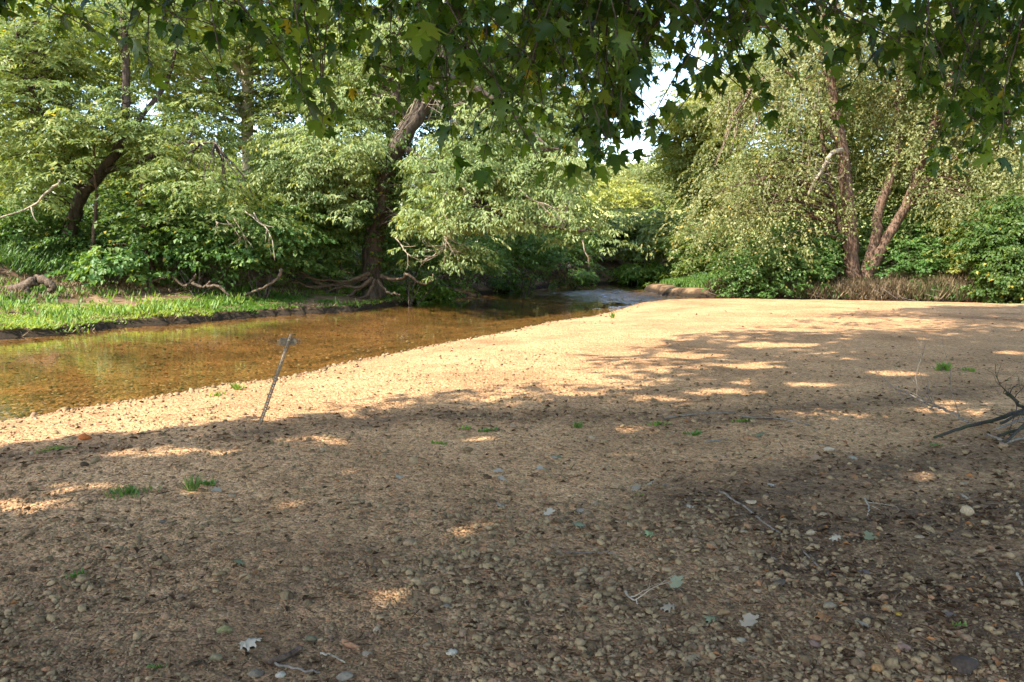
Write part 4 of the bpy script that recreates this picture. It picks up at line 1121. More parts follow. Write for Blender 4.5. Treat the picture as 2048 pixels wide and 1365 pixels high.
for q in range(n_tw):
    px_ = rng.uniform(-330, 2400); ey = np.interp(px_, ENV_X, ENV_Y)
    end = ey * (1 - .75 * rng.random() ** 1.2) - 38
    if px_ < 560 and rng.random() < .5: continue
    if abs(px_ - 1388) < 22: end = min(end, 40)
    if px_ < 90: end = min(end, 70)
    D = rng.uniform(3.7, 6.6)
    HANG.append((px_, end, D))
for px_, end in [(640, 262), (655, 250), (300, 172), (450, 170), (905, 290), (1085, 335), (1110, 320), (1150, 318), (1195, 322), (1230, 305), (1255, 300), (1300, 300), (1330, 262), (1545, 215), (1520, 190), (1870, 290), (1905, 320), (1995, 305), (2035, 310), (980, 265), (1015, 285), (1205, 300), (1222, 285), (1180, 312), (1240, 298), (1272, 290), (1190, 250), (1235, 240)]:
    HANG.append((px_, end, rng.uniform(4.0, 5.2)))
nodes_limb = []
LIMBS = [([TR, TR + [0, .1, 2.2], TR + [-.1, .3, 4.5], TR + [-.2, .2, 8], TR + [0, 0, 13]], .36, .10),
         ([TR + [-.1, .2, 3.6], (.9, -1.0, 4.9), (.2, 1.5, 5.3), (-.4, 4.0, 4.6), (-.6, 6.2, 4.0)], .15, .03), ([TR + [-.1, .2, 3.9], (2.6, -.8, 5.2), (3.2, 2.0, 5.5), (3.6, 4.6, 4.8), (3.9, 6.6, 4.3)], .15, .03),
         ([(.9, -1.0, 4.9), (-1.2, .6, 5.3), (-2.4, 2.6, 5.0), (-3.2, 4.8, 4.4)], .10, .025), ([(.2, 1.5, 5.3), (1.0, 3.0, 5.1), (1.3, 4.6, 4.6), (1.6, 6.2, 4.0)], .09, .025), ([(2.6, -.8, 5.2), (5.0, 1.0, 5.6), (6.5, 3.5, 5.0)], .09, .03),
         ([TR + [-.2, .2, 6], (-2.5, -1, 8), (-6, 0, 8.8)], .12, .03), ([TR + [-.2, .2, 7], (3.5, 0, 9), (6.5, 2, 9.5)], .12, .03), ([TR + [-.2, .2, 8], (1, 2.5, 10), (0, 6, 10.5)], .12, .03)]
for q, (pts, r0, r1) in enumerate(LIMBS):
    c = curve(pts, 16, .03); mb = MB(); rr = np.linspace(r0, r1, 16)
    if q == 0: rr[:2] *= [1.4, 1.15]
    mb.tube(c, rr, 9, .06); to = child(mb, 'trunk' if q == 0 else 'limb', M['bark_m'], maple)
    if q == 0: stem = to
    else: to.parent = stem; to.matrix_parent_inverse = Matrix.Identity(4)
    if q: nodes_limb.append(c[4:])
nodes_limb = np.concatenate(nodes_limb[:5])
tw = MB(); LP, LD, LN, LS = [], [], [], []
for px_, end, D in HANG:
    e = P(px_, end, D); s = P(px_ + rng.normal(0, 190), -95 - rng.random() * 60, D + rng.normal(.15, .35))
    a = nodes_limb[np.argmin(np.linalg.norm(nodes_limb - s, axis=1))]
    c1 = curve([a, (a + s) / 2 + [0, 0, .15], s], 6, .02)
    L_ = np.linalg.norm(e - s); n = max(6, int(L_ / .09))
    sway = rng.normal(0, .10, 3) + [0, 0, .10]
    c2 = curve([s, s * .6 + e * .4 + sway, e], n, .008)
    tw.tube(np.concatenate([c1[:-1], c2]), np.concatenate([np.linspace(.014, .008, 5), np.linspace(.008, .0022, n)]), 4)
    # side twigs
    starts = [(c2, 0)]
    for b_ in range(int(n * .32)):
        i0 = rng.integers(1, n - 1); dd = unit(rng.normal(0, 1, 3) * [1, 1, .35] + [0, 0, -.45]); l2 = rng.uniform(.12, .34)
        c3 = c2[i0] + dd * np.linspace(0, l2, 5)[:, None] + np.array([0, 0, -1]) * (np.linspace(0, 1, 5) ** 2 * l2 * .4)[:, None]
        tw.tube(c3, np.linspace(.0035, .0016, 5), 3); starts.append((c3, 1))
    for c, sd in starts:
        kk = range(1, len(c)) if sd == 0 else (2, 3, 4)
        for i0 in kk:
            for sgn in (-1, 1):
                if rng.random() < .28: continue
                hd = rng.uniform(0, 6.28); out = np.array([math.cos(hd), math.sin(hd), 0])
                ax = unit(out * rng.uniform(.3, 1.0) + [0, 0, -rng.uniform(.35, 1.0)])
                nm_ = unit(np.array([0, 0, 1.0]) * rng.uniform(.2, 1) + out * .7 + rng.normal(0, .45, 3))
                LP.append(c[i0]); LD.append(ax); LN.append(nm_); LS.append(np.clip(rng.normal(.074, .021), .03, .12))
child(tw, 'twigs', M['bark_m'], maple, kind='stuff')
LP = np.array(LP); LD = unit(np.array(LD)); LN = np.array(LN); LS = np.array(LS)
SX = unit(np.cross(LD, LN)); NZ = np.cross(SX, LD)
pxs, pys, dep = project(LP)
okl = np.ones(len(LP), bool)
for pl, wd_, _ in WINDOWS[:3]: okl &= ~((seg_dist(np.stack([pxs, pys], 1), np.array(pl, float)) < wd_ * .95) & (rng.random(len(LP)) < .85))
LP, LD, LN, LS, SX, NZ, pxs, pys, dep = [q_[okl] for q_ in (LP, LD, LN, LS, SX, NZ, pxs, pys, dep)]
vis = (pxs > -40) & (pxs < 2090) & (pys > -40)
# keep the sky windows of the photograph free of leaves
LP0 = LP + LD * LS[:, None] * .35 * 1.0
score = np.where(vis, LS / dep, 0)
order = np.argsort(-score)
near, rest = order[:300], order[300:]
protos = []
for q, (v, t) in enumerate(mv):
    me = mesh('maple_leaf', v, t, True, np.full(len(t), .5)); me.materials.append(M['maple_o']); protos.append(me)
inv = Matrix.Translation(-maple.location)
for r in near:
    o = bpy.data.objects.new('leaf', protos[r % 4]); COL.objects.link(o)
    m4 = Matrix.Identity(4)
    for col_, vec in enumerate((SX[r], LD[r], NZ[r])):
        for row in range(3): m4[row][col_] = vec[row] * LS[r]
    p0 = LP[r] + LD[r] * LS[r] * .35
    for row in range(3): m4[row][3] = p0[row]
    o.parent = maple; o.matrix_parent_inverse = inv; o.matrix_basis = m4
mb = MB()
for k4 in range(4):
    idx = rest[rest % 4 == k4]; v, t = mv[k4]
    W = (LP[idx] + LD[idx] * LS[idx][:, None] * .35)[:, None] + (v[None, :, 0:1] * SX[idx][:, None] + v[None, :, 1:2] * LD[idx][:, None] + v[None, :, 2:3] * NZ[idx][:, None]) * LS[idx][:, None, None]
    T = (t[None] + (np.arange(len(idx)) * len(v))[:, None, None]).reshape(-1, 3)
    ti = np.where(rng.random(len(idx)) < .015, 1.0, rng.random(len(idx)) * .92)
    mb.add(W.reshape(-1, 3), T, np.repeat(ti, len(t)))
fo = child(mb, 'foliage', M['maple'], maple); fo['kind'] = 'stuff'

# ---------------- crowns overhead that shade the gravel bar (out of frame)
SHADE = np.array([G(a, b)[:2] for a, b in [(-300, 905), (0, 900), (120, 892), (300, 880), (430, 868), (540, 856), (620, 858), (720, 852), (800, 836), (880, 803), (1000, 766), (1120, 758), (1215, 752), (1195, 716), (1260, 690), (1420, 672), (1440, 656),
                                           (1580, 640), (1720, 624), (1850, 616), (2048, 612), (2500, 610), (3400, 640), (3400, 1800), (2000, 3600), (0, 3600), (-1200, 1800)]])
GAPS = [(925, 1070, 30, 9), (790, 1195, 70, 26), (840, 1235, 40, 15), (60, 1015, 110, 16), (180, 975, 90, 9), (330, 905, 170, 7), (640, 880, 80, 6), (1285, 860, 55, 5), (970, 880, 38, 4), (1450, 786, 75, 5), (1640, 770, 50, 4), (1500, 732, 60, 4),
        (1560, 690, 80, 4), (1380, 710, 60, 4), (1650, 828, 75, 9), (1900, 818, 60, 7), (1930, 802, 50, 4), (1790, 745, 60, 4), (2020, 706, 30, 3), (1700, 642, 60, 3), (1600, 660, 60, 3), (1330, 800, 50, 4), (1150, 790, 40, 4), (40, 1300, 70, 22), (1100, 1150, 40, 9)]
GAPS = [(G(a, b)[:2], abs(G(a + c, b)[0] - G(a, b)[0]) * 1.1 + .04, abs(G(a, b - d)[1] - G(a, b)[1]) * 1.1 + .04) for a, b, c, d in GAPS]
GAPS = [(c, a + (.04 if c[1] < 6 else .04), b + (.03 if c[1] < 6 else .04)) for c, a, b in GAPS]
for q in range(70):
    y_ = 1 / rng.uniform(1 / 26, 1 / 4.5); x_ = rng.uniform(-.5, .7) * y_; r_ = rng.uniform(.05, .17) * (.6 + .06 * y_)
    GAPS.append((np.array([x_, y_]), r_ * rng.uniform(.8, 1.6), r_))
DISP = SUN_DIR / math.tan(SUN_EL)


def shade_filter(p, fuzz=.25):  # prunes unseen crown leaves so shade and sun patches land as drawn
    land = p[:, :2] + DISP * p[:, 2:3]
    lw_ = land + (np.stack([fbm(land[:, 0] * 1.1, land[:, 1] * 1.1, 3), fbm(land[:, 0] * 1.1 + 40, land[:, 1] * 1.1, 3)], 1) - .5) * 2.2 + rng.normal(0, fuzz * .4, land.shape)
    ok = inside(lw_, SHADE)
    for c, a, b in GAPS:
        ok &= (((land - c) / np.array([a, b])) ** 2).sum(1) > 1.0
    qx, qy, qz = project(p)
    ok &= ~((qz > .2) & (qx > -330) & (qx < 2380) & (qy > -70) & (qy < 1600))
    return ok


def shade_crown(parent, blobs, n_cl, mat, per=26, ll=.20, lw=.16, name='crown'):
    vol = np.array([np.prod(r) for _, r in blobs]); vol = vol / vol.sum(); cs = []
    for (c, r), f in zip(blobs, vol):
        k = int(n_cl * f); q = unit(rng.normal(size=(k, 3))) * rng.random((k, 1)) ** .45
        cs.append(np.asarray(c) + q * r)
    cs = np.concatenate(cs)
    p = np.repeat(cs, per, 0) + rng.normal(0, 1, (len(cs) * per, 3)) * [.42, .42, .16]
    ti = np.repeat(rng.random(len(cs)) * .4, per) + rng.random(len(p)) * .5
    ok = shade_filter(p); p = p[ok]; ti = np.clip(ti[ok], 0, .93)
    a = rng.uniform(0, 6.28, len(p))
    d = np.stack([np.cos(a), np.sin(a), rng.normal(-.3, .3, len(p))], 1); n = np.array([0, 0, 1.]) + rng.normal(0, .45, (len(p), 3))
    global TRI
    TRI = True
    mb = MB(); leaf_quads(mb, p, d, n, ll * rng.uniform(.7, 1.3, len(p)), lw * rng.uniform(.7, 1.3, len(p)), ti)
    TRI = False
    o = child(mb, name, mat, parent); o['kind'] = 'stuff'
    return cs


shade_crown(maple, [((0, .5, 8.5), (7.5, 6.5, 3.6)), ((-1, 5, 10.5), (6.5, 6, 3.0)), ((3.5, 2, 6.8), (5, 4.5, 2.0)), ((-4, 1, 6.5), (4.5, 4, 2.0))], 2000, M['maple'], ll=.27, lw=.2, name='crown')
oak = empty('oak_tree', (13, 10, -.1), 'tall oak beside the gravel bar whose shade falls across its right side', 'tree')
c = [curve([(13, 10, -.2), (12.9, 10.1, 3), (12.6, 10.3, 7), (12, 10.5, 12), (11.5, 11, 16)], 14, .04), curve([(12.7, 10.2, 6), (10, 11.5, 10), (6.5, 13, 12.5)], 10), curve([(12.4, 10.4, 8), (9, 8.5, 11), (5, 8, 12)], 10), curve([(12.5, 10.4, 7), (15, 13, 10), (17, 16, 12)], 10), curve([(12.3, 10.4, 9), (10.5, 14.5, 11.5), (8.5, 18, 13)], 10), curve([(12.5, 10.3, 6.5), (9, 13, 8.6), (4.5, 15, 9.4)], 10)]
for q, cc in enumerate(c):
    mb = MB(); mb.tube(cc, np.linspace(.4 if q == 0 else .16, .1 if q == 0 else .04, len(cc)), 9, .06); child(mb, 'trunk' if q == 0 else 'limb', M['bark_m'], oak)
shade_crown(oak, [((7, 11.5, 12.5), (7, 6, 3.2)), ((3.5, 14, 14.5), (5, 4, 2.2)), ((13, 12, 11), (6, 6, 4)), ((8, 6, 9), (5, 5, 2.6)), ((8, 18.5, 13), (6.5, 5, 2.6)), ((13, 17, 12), (5, 5, 2.6)), ((4, 15, 9.4), (5.5, 4, 1.5))], 3000, M['maple'], ll=.175, lw=.13)
oak2 = empty('oak_tree', (-9.5, -3.5, -.1), 'oak behind the viewer shading the near left gravel', 'tree', None)
c = [curve([(-9.5, -3.5, -.2), (-9.4, -3.4, 3), (-9, -3, 7), (-8.5, -2.5, 11)], 12, .04), curve([(-9.2, -3.1, 5), (-7, -1, 7), (-5.5, 1, 8)], 10), curve([(-9.2, -3.1, 5), (-10.5, 0, 7), (-10, 2.5, 8)], 10)]
for q, cc in enumerate(c):
    mb = MB(); mb.tube(cc, np.linspace(.36 if q == 0 else .14, .1 if q == 0 else .04, len(cc)), 9, .06); child(mb, 'trunk' if q == 0 else 'limb', M['bark_m'], oak2)
shade_crown(oak2, [((-8.5, -.5, 7.5), (4.5, 4.5, 2.6)), ((-8.5, 1.5, 6), (3.5, 3, 1.4)), ((-11, -2, 8), (4, 4, 2.5))], 800, M['maple'], ll=.27, lw=.2)

oak3 = empty('oak_tree', (15.5, 20.5, -.1), 'oak at the far right of the gravel bar shading its far edge', 'tree')
c = [curve([(15.5, 20.5, -.2), (15.4, 20.4, 3), (15, 20.3, 7), (14.4, 20.2, 12.5)], 12, .04), curve([(15, 20.3, 6.5), (12, 20, 10), (8, 20, 11.5)], 10), curve([(15, 20.3, 7.5), (10, 19.3, 11), (4, 19, 11)], 10)]
for q, cc in enumerate(c):
    mb = MB(); mb.tube(cc, np.linspace(.36 if q == 0 else .14, .1 if q == 0 else .04, len(cc)), 9, .06); child(mb, 'trunk' if q == 0 else 'limb', M['bark_m'], oak3)
shade_crown(oak3, [((9.5, 20.5, 11.5), (6.5, 4.5, 1.8)), ((3.5, 19, 11), (4.5, 3.5, 1.3)), ((15, 21, 12), (4, 4, 2))], 1000, M['maple'], ll=.2, lw=.15)

# ---------------- loose gravel: pebbles in the near ground
def ico(sub):
    bm = bmesh.new(); bmesh.ops.create_icosphere(bm, subdivisions=sub, radius=.5)
    bm.verts.index_update()
    v = np.array([x.co[:] for x in bm.verts]); t = np.array([[x.index for x in f.verts] for f in bm.faces]); bm.free()
    return v, t


def stone_shape(v, k, flat):
    r = np.random.default_rng(k); v = v.copy()
    for q in range(5):
        a = unit(r.normal(size=3)); h = r.uniform(.26, .42); d = v @ a
        v -= np.maximum(0, d - h)[:, None] * a * .85
    v *= (1 + .12 * np.sin(v @ r.normal(0, 7, 3) + r.uniform(0, 6)))[:, None]
    return v * np.array([1, r.uniform(.6, .95), flat * r.uniform(.8, 1.2)])


v0, t0 = ico(1)
keepf = (v0[t0][:, :, 2].mean(1) > -.30)
t0k = t0[keepf]
SH = [stone_shape(v0, 100 + q, .55) for q in range(16)]


def pebble_field(x, y, dia, tint, name, **kw):
    z, rg = terrain(x, y); ok = rg == 0
    x, y, z, dia, tint = x[ok], y[ok], z[ok], dia[ok], tint[ok]
    mb = MB(); a = rng.uniform(0, 6.28, len(x)); tl = rng.normal(0, .22, (len(x), 2))
    for q in range(16):
        i_ = np.arange(q, len(x), 16); v = SH[q]
        vx = v[None, :, 0] * np.cos(a[i_])[:, None] - v[None, :, 1] * np.sin(a[i_])[:, None]
        vy = v[None, :, 0] * np.sin(a[i_])[:, None] + v[None, :, 1] * np.cos(a[i_])[:, None]
        vz = v[None, :, 2] + vx * tl[i_, :1] + vy * tl[i_, 1:]
        W = np.stack([vx, vy, vz + .16], 2) * dia[i_][:, None, None] + np.stack([x[i_], y[i_], z[i_]], 1)[:, None]
        T = (t0k[None] + (np.arange(len(i_)) * len(v))[:, None, None]).reshape(-1, 3)
        mb.add(W.reshape(-1, 3), T, np.repeat(tint[i_], len(t0k)))
    o = mb.build(name, M['pebble'], **kw)
    return o


k = 30000
u = np.concatenate([rng.uniform(1 / 13.0, 1 / 2.4, 20000), rng.uniform(1 / 5.2, 1 / 2.4, 10000)]); y = 1 / u; x = rng.uniform(-.80, .80, k) * y
coarse = fbm(x * .9 + 3, y * .9, 3)
dia = (.0105 + .0018 * y) * np.exp(rng.normal(0, .48, k)) * (.35 + 1.5 * coarse ** 1.4)
dia = np.clip(dia, .007, .06)
tint = np.clip(.06 + .9 * rng.beta(1.5, 1.8, k), 0, 1)
pebble_field(x, y, dia, tint, 'pebbles', kind='stuff', label='loose brown and tan pebbles covering the near gravel', category='gravel')
# stones on the stream bed
def bed_field(k):
    px = rng.uniform(-200, 1300, k); Y = 1 / rng.uniform(1 / 45, 1 / 8.5, k); x = (px - 1024) / F * Y
    z, rg = terrain(x, Y); ok = rg == 1; x, Y, z = x[ok], Y[ok], z[ok]
    mb = MB(); a = rng.uniform(0, 6.28, len(x)); dd = rng.uniform(.03, .11, len(x)) * (.6 + .03 * Y)
    for q in range(16):
        i_ = np.arange(q, len(x), 16); v = SH[q]
        vx = v[None, :, 0] * np.cos(a[i_])[:, None] - v[None, :, 1] * np.sin(a[i_])[:, None]; vy = v[None, :, 0] * np.sin(a[i_])[:, None] + v[None, :, 1] * np.cos(a[i_])[:, None]
        W = np.stack([vx, vy, np.broadcast_to(v[None, :, 2], vx.shape) * .7], 2) * dd[i_][:, None, None] + np.stack([x[i_], Y[i_], z[i_]], 1)[:, None]
        T = (t0k[None] + (np.arange(len(i_)) * len(v))[:, None, None]).reshape(-1, 3); mb.add(W.reshape(-1, 3), T, np.repeat(rng.random(len(i_)), len(t0k)))
    mb.build('bed_stones', M['wetstone'], kind='stuff', label='brown stones on the bed under the shallow water', category='gravel')


bed_field(9000)
# stones washed along the waterline
k = 2000
s = np.sort(rng.random(k)) * (len(NEAR) - 9) + 3; i_ = s.astype(int); f_ = s - i_
pp = NEAR[i_] * (1 - f_)[:, None] + NEAR[i_ + 1] * f_[:, None] + rng.normal(0, 1, (k, 2)) * rng.uniform(.05, .6, (k, 1)) + [.12, -.16]
pebble_field(pp[:, 0], pp[:, 1], np.clip(.035 * np.exp(rng.normal(0, .5, k)), .012, .11), np.clip(rng.normal(.5, .25, k), 0, 1), 'shore_pebbles', kind='stuff', label='pale pebbles washed up along the edge of the stream', category='gravel')

# the stones that show largest, each an object of its own
v1, t1 = ico(2)
SM = []
for q in range(9):
    me = mesh('stone', stone_shape(v1, 300 + q, (.62, .4, .5)[q % 3]), t1); me.materials.append(M['stone']); SM.append(me)
SMC = []
for q in range(9):
    me = mesh('stone', stone_shape(v1, 300 + q, (.62, .4, .5)[q % 3]), t1); me.materials.append(M['stone_c']); SMC.append(me)
BIG = [  # photo x, y, width in metres, aspect, colour, label, shape
    (1930, 1345, .155, .62, (.075, .055, .042), 'large dark flat slab, biggest stone at the lower right corner', 1), (1449, 1225, .06, .9, (.30, .19, .09), 'tan rounded stone right of the long reddish stones', 0), (1796, 1236, .034, .8, (.42, .27, .05), 'mustard yellow pebble among brown stones', 3),
    (1808, 1306, .065, .8, (.24, .15, .11), 'pinkish smooth stone below the mustard pebble', 0), (1756, 1345, .075, .85, (.34, .19, .08), 'orange stone left of the large dark slab', 6), (1384, 1328, .085, .6, (.27, .2, .12), 'flat tan stone near the bottom edge', 4),
    (1658, 906, .10, .7, (.42, .34, .24), 'pale buff stone on the fine gravel left of the branches', 0), (1560, 1172, .075, .7, (.11, .085, .065), 'blocky dark stone beside the small green sprout', 2), (1727, 1153, .08, .55, (.15, .115, .10), 'flat grey brown stone below the light twig', 4),
    (450, 1262, .085, .5, (.20, .18, .08), 'curved olive stone at the lower left', 5), (622, 1275, .06, .8, (.16, .14, .08), 'dark rounded stone above the long brown bark piece', 0), (902, 1306, .055, .85, (.42, .37, .28), 'whitish stone below the sunlit patch', 3),
    (513, 1346, .07, .85, (.18, .145, .105), 'grey lump of stone at the bottom edge below the oak leaf', 6), (432, 1318, .065, .7, (.22, .18, .10), 'brown speckled stone left of the bark piece', 0), (560, 1348, .045, .9, (.42, .36, .28), 'cream square stone under the bark piece', 3),
    (702, 1291, .10, .32, (.30, .16, .09), 'long curved reddish stone right of the bark piece', 7), (735, 1308, .05, .7, (.29, .23, .165), 'pale grey angular stone right of the reddish one', 2), (690, 1352, .08, .7, (.23, .19, .14), 'broad grey brown stone at the bottom edge', 4),
    (892, 1217, .055, .6, (.18, .145, .105), 'flat grey stone on the edge of the sunlit patch', 1), (325, 1048, .05, .8, (.13, .11, .085), 'dark grey stone alone on the shaded gravel at left', 0), (170, 876, .13, .7, (.42, .13, .04), 'rusty red rock at the edge of the sunny gravel', 2),
    (1660, 1222, .07, .7, (.25, .20, .13), 'speckled olive brown stone near the pale oak leaves', 0), (1630, 1300, .06, .6, (.20, .13, .10), 'reddish brown oval stone left of the pinkish one', 4), (1480, 1285, .055, .7, (.32, .27, .18), 'pale tan stone near the lower middle', 3),
    (1900, 1240, .07, .5, (.14, .11, .09), 'dark flat oval stone near the right edge', 1), (1330, 910 + 60, .06, .6, (.25, .18, .13), 'light brown flat stone by the pale leaves', 1)]
for px_, py_, w_, asp, colr, lb, sh_ in BIG:
    g = G(px_, py_); o = bpy.data.objects.new('stone', SMC[sh_]); COL.objects.link(o)
    o.location = (g[0], g[1], tz(g[0], g[1]) + w_ * .10); o.scale = (w_, w_ * asp / .78, w_ * .9); o.rotation_euler = (rng.normal(0, .1), rng.normal(0, .1), rng.normal(0, .35)); o.color = (*colr, 1)
    o['label'] = lb; o['category'] = 'stone'; o['group'] = 'loose stones on the gravel bar'
n_big = 0
while n_big < 280:
    y_ = 1 / rng.uniform(1 / 7.5, 1 / 2.9); x_ = rng.uniform(-.66, .66) * y_
    if rng.random() > .35 + .65 * (x_ > .12 * y_) * (y_ < 5): continue
    w_ = y_ * .0125 * math.exp(rng.normal(0, .3))
    o = bpy.data.objects.new('stone', SM[n_big % 9]); COL.objects.link(o); o.parent = gravel_bar
    o.location = (x_, y_, tz(x_, y_) + w_ * .08); o.scale = (w_, w_ * rng.uniform(.7, 1.1), w_ * rng.uniform(.7, 1.0)); o.rotation_euler = (rng.normal(0, .15), rng.normal(0, .15), rng.uniform(0, 6.28))
    n_big += 1

# ---------------- leaf litter
k = 26000
u = rng.uniform(1 / 24.0, 1 / 2.6, k); y = 1 / u; x = rng.uniform(-.75, .75, k) * y
h = humus_shade(x, y, False); ok = (rng.random(k) < h * .8 + .07) & (terrain(x, y)[1] == 0)
x, y = x[ok], y[ok]; z = terrain(x, y)[0]
mb = MB(); a = rng.uniform(0, 6.28, len(x))
d = np.stack([np.cos(a), np.sin(a), rng.normal(.1, .25, len(x))], 1); n = np.array([0, 0, 1.]) + rng.normal(0, .4, (len(x), 3))
sz = rng.uniform(.015, .048, len(x)) * (1 + .06 * y)
ti = np.where(rng.random(len(x)) < .03, 1., rng.random(len(x)) ** 1.3 * .93)
leaf_quads(mb, np.stack([x, y, z + .008], 1), d, n, sz, sz * rng.uniform(.25, .6, len(x)), ti, .4)
for q in range(650):     # needles, stalks and bits of twig
    y_ = 1 / rng.uniform(1 / 9, 1 / 2.8); x_ = rng.uniform(-.68, .72) * y_
    a_ = rng.uniform(0, 6.28); l_ = rng.uniform(.03, .12) * (.6 + .12 * y_); z_ = tz(x_, y_) + .012
    p0 = np.array([x_, y_, z_]); p1 = p0 + [math.cos(a_) * l_, math.sin(a_) * l_, rng.uniform(0, .015)]
    mb.tube(np.array([p0, (p0 + p1) / 2 + rng.normal(0, l_ * .08, 3) * [1, 1, .3], p1]), .0016 + .0003 * y_, 3, c=rng.choice([.2, .5, .85]))
mb.build('leaf_litter', M['litter'], kind='stuff', label='brown dead leaf bits and stalks strewn over the gravel', category='litter')

OAK = [(0, 0), (.025, .06), (.025, .17), (.14, .10), (.30, .10), (.24, .19), (.13, .24), (.045, .31), (.17, .34), (.46, .38), (.36, .48), (.20, .47), (.05, .53), (.18, .60), (.38, .72), (.26, .76), (.14, .71), (.05, .77), (.10, .86), (.12, .95), (.03, .93), (0, 1.02)]
OM = {}
for key, mt in (('pale', 'pale'), ('brown', 'browno'), ('green', 'greeno')):
    OM[key] = []
    for be, dr in [(.5, .18), (-.35, -.2), (.25, .4)]:
        v, t = outline_mesh('oak', OAK, be, dr, .12); me = mesh('oak_leaf', v, t, True, np.full(len(t), .5)); me.materials.append(M[mt]); OM[key].append(me)
OLEAF = [(475, 1300, .135, 'pale', -60, 'large pale lobed oak leaf left of the brown bark piece'), (985, 957, .11, 'pale', -80, 'pale oak leaf, upper one of a pair at mid gravel'), (995, 970, .10, 'pale', -100, 'pale oak leaf, lower one of a pair at mid gravel'),
         (1012, 1020, .10, 'pale', 60, 'small pale oak leaf below the mid gravel pair'), (1265, 995, .12, 'pale', -70, 'pale oak leaf with a green sprout beside it'), (1310, 975, .10, 'pale', 80, 'pale oak leaf above the leaf with the sprout'),
         (1152, 1028, .10, 'pale', -60, 'pale oak leaf, upper of three in a slanting row'), (1086, 1042, .11, 'pale', -75, 'pale oak leaf, leftmost of the slanting row'), (1145, 1066, .12, 'green', -65, 'greyish green oak leaf under the slanting row'),
         (1308, 1082, .10, 'green', 50, 'bluish green oak leaf alone below the slanting row'), (1340, 1190, .12, 'green', -60, 'silvery green oak leaf at lower middle'), (1352, 1236, .10, 'pale', 70, 'cream oak leaf just below the silvery green one'),
         (1434, 1250, .10, 'green', 30, 'blue green curled oak leaf near the bottom middle'), (1480, 1275, .13, 'pale', -75, 'pale oak leaf with long lobes near the bottom'), (1712, 1278, .12, 'pale', -50, 'pale oak leaf among the big stones at lower right'),
         (1665, 1262, .13, 'brown', 20, 'orange brown oak leaf standing among the big stones'), (1728, 1100, .11, 'green', -40, 'pale green oak leaf right of the dark litter patch'), (1682, 1098, .09, 'pale', 60, 'small pale oak leaf left of the green one'),
         (1532, 976, .10, 'pale', -80, 'pale oak leaf on the upper right gravel'), (1620, 930, .12, 'pale', -90, 'pale oak leaf below the buff stone'), (1698, 936, .12, 'pale', -70, 'pale oak leaf right of the one below the buff stone'),
         (1655, 955, .10, 'brown', 75, 'light brown oak leaf between the two pale ones'), (1714, 975, .10, 'brown', 10, 'rusty upright oak leaf near the twig'), (1920, 1010, .10, 'pale', -80, 'pale oak leaf near the dark litter at right'), (1100, 922, .10, 'pale', -85, 'pale oak leaf far up the middle gravel'),
         (1088, 951, .10, 'pale', 85, 'pale oak leaf under the one far up the gravel'), (468, 1145, .085, 'green', -70, 'pale green leaf alone on the shaded gravel at left'), (790, 960, .10, 'pale', -80, 'pale oak leaf far left of the mid gravel pair'), (445, 1000, .11, 'pale', 85, 'pale oak leaf near the green weeds at left'),
         (2020, 928, .11, 'green', -60, 'greenish leaf below the branch pile at the right edge'), (1390, 1022, .09, 'pale', 70, 'small curled pale oak leaf left of the light twig'), (1125, 930, .09, 'green', 60, 'dark green leaf beside the pale oak leaf far up'), (1530, 882, .13, 'green', 90, 'fresh green leaf spray lying on the fine gravel')]
for q, (px_, py_, s_, key, rot, lb) in enumerate(OLEAF):
    g = G(px_, py_); o = bpy.data.objects.new('oak_leaf', OM[key][q % 3]); COL.objects.link(o)
    o.location = (g[0], g[1], tz(g[0], g[1]) + .022 + .012 * (q % 3)); s_ *= .7; o.scale = (s_, s_, s_); o.location.z += s_ * .12; o.rotation_euler = (Matrix.Rotation(rng.uniform(.1, .4), 3, 'X') @ Matrix.Rotation(rng.normal(0, .15), 3, 'Y') @ Matrix.Rotation(math.radians(rot + rng.normal(0, 12)), 3, 'Z')).to_euler()
    o['label'] = lb; o['category'] = 'leaf'; o['group'] = 'single fallen leaves on the gravel'

# ---------------- twigs, bark and fallen branches
def gp(px_, py_, z=0.0):
    g = G(px_, py_, 0); g[2] = tz(g[0], g[1]) + z; return g


def lying(name, label, cat, pix, r0, r1, mat='stick', zs=None, fork=0):
    pts = [gp(a, b_, .014 if zs is None else zs[q]) for q, (a, b_) in enumerate(pix)]
    n = max(7, 4 * len(pts)); mb = MB(); c = curve(pts, n, .003); mb.tube(c, np.linspace(r0, r1, n), 6, .12)
    for q in range(fork):
        i0 = rng.integers(2, n - 2); dd = unit(c[i0 + 1] - c[i0]) + rng.normal(0, .5, 3) * [1, 1, .3] + [0, 0, .15]
        branchy(mb, c[i0], dd, rng.uniform(.12, .3), r1, 1, .5, 4)
    return mb.build(name, M[mat], origin=pts[0], label=label, category=cat)


lying('twig', 'long light twig crossing the gravel right of centre', 'twig', [(1440, 990), (1490, 1020), (1525, 1050), (1560, 1073)], .008, .004, fork=1)
lying('twig', 'straight thin twig below the long light one', 'twig', [(1605, 1112), (1640, 1145), (1662, 1162)], .005, .003)
lying('twig', 'bleached forked twig right of the long light one', 'twig', [(1728, 1000), (1738, 1020), (1734, 1040)], .006, .003, 'wood', fork=2)
lying('twig', 'short light forked twig at lower middle', 'twig', [(1248, 1188), (1262, 1200), (1275, 1212)], .006, .003, 'wood', fork=2)
lying('twig', 'pale curved stem below the long brown bark piece', 'twig', [(640, 1308), (665, 1312), (690, 1328)], .005, .003, 'wood')
lying('twig', 'grey split stick running under the bark piece', 'twig', [(550, 1328), (600, 1340), (640, 1346)], .006, .004)
lying('twig', 'thin pale stick at the right edge of the big stones', 'twig', [(2034, 1160), (2044, 1185)], .006, .004, 'wood')
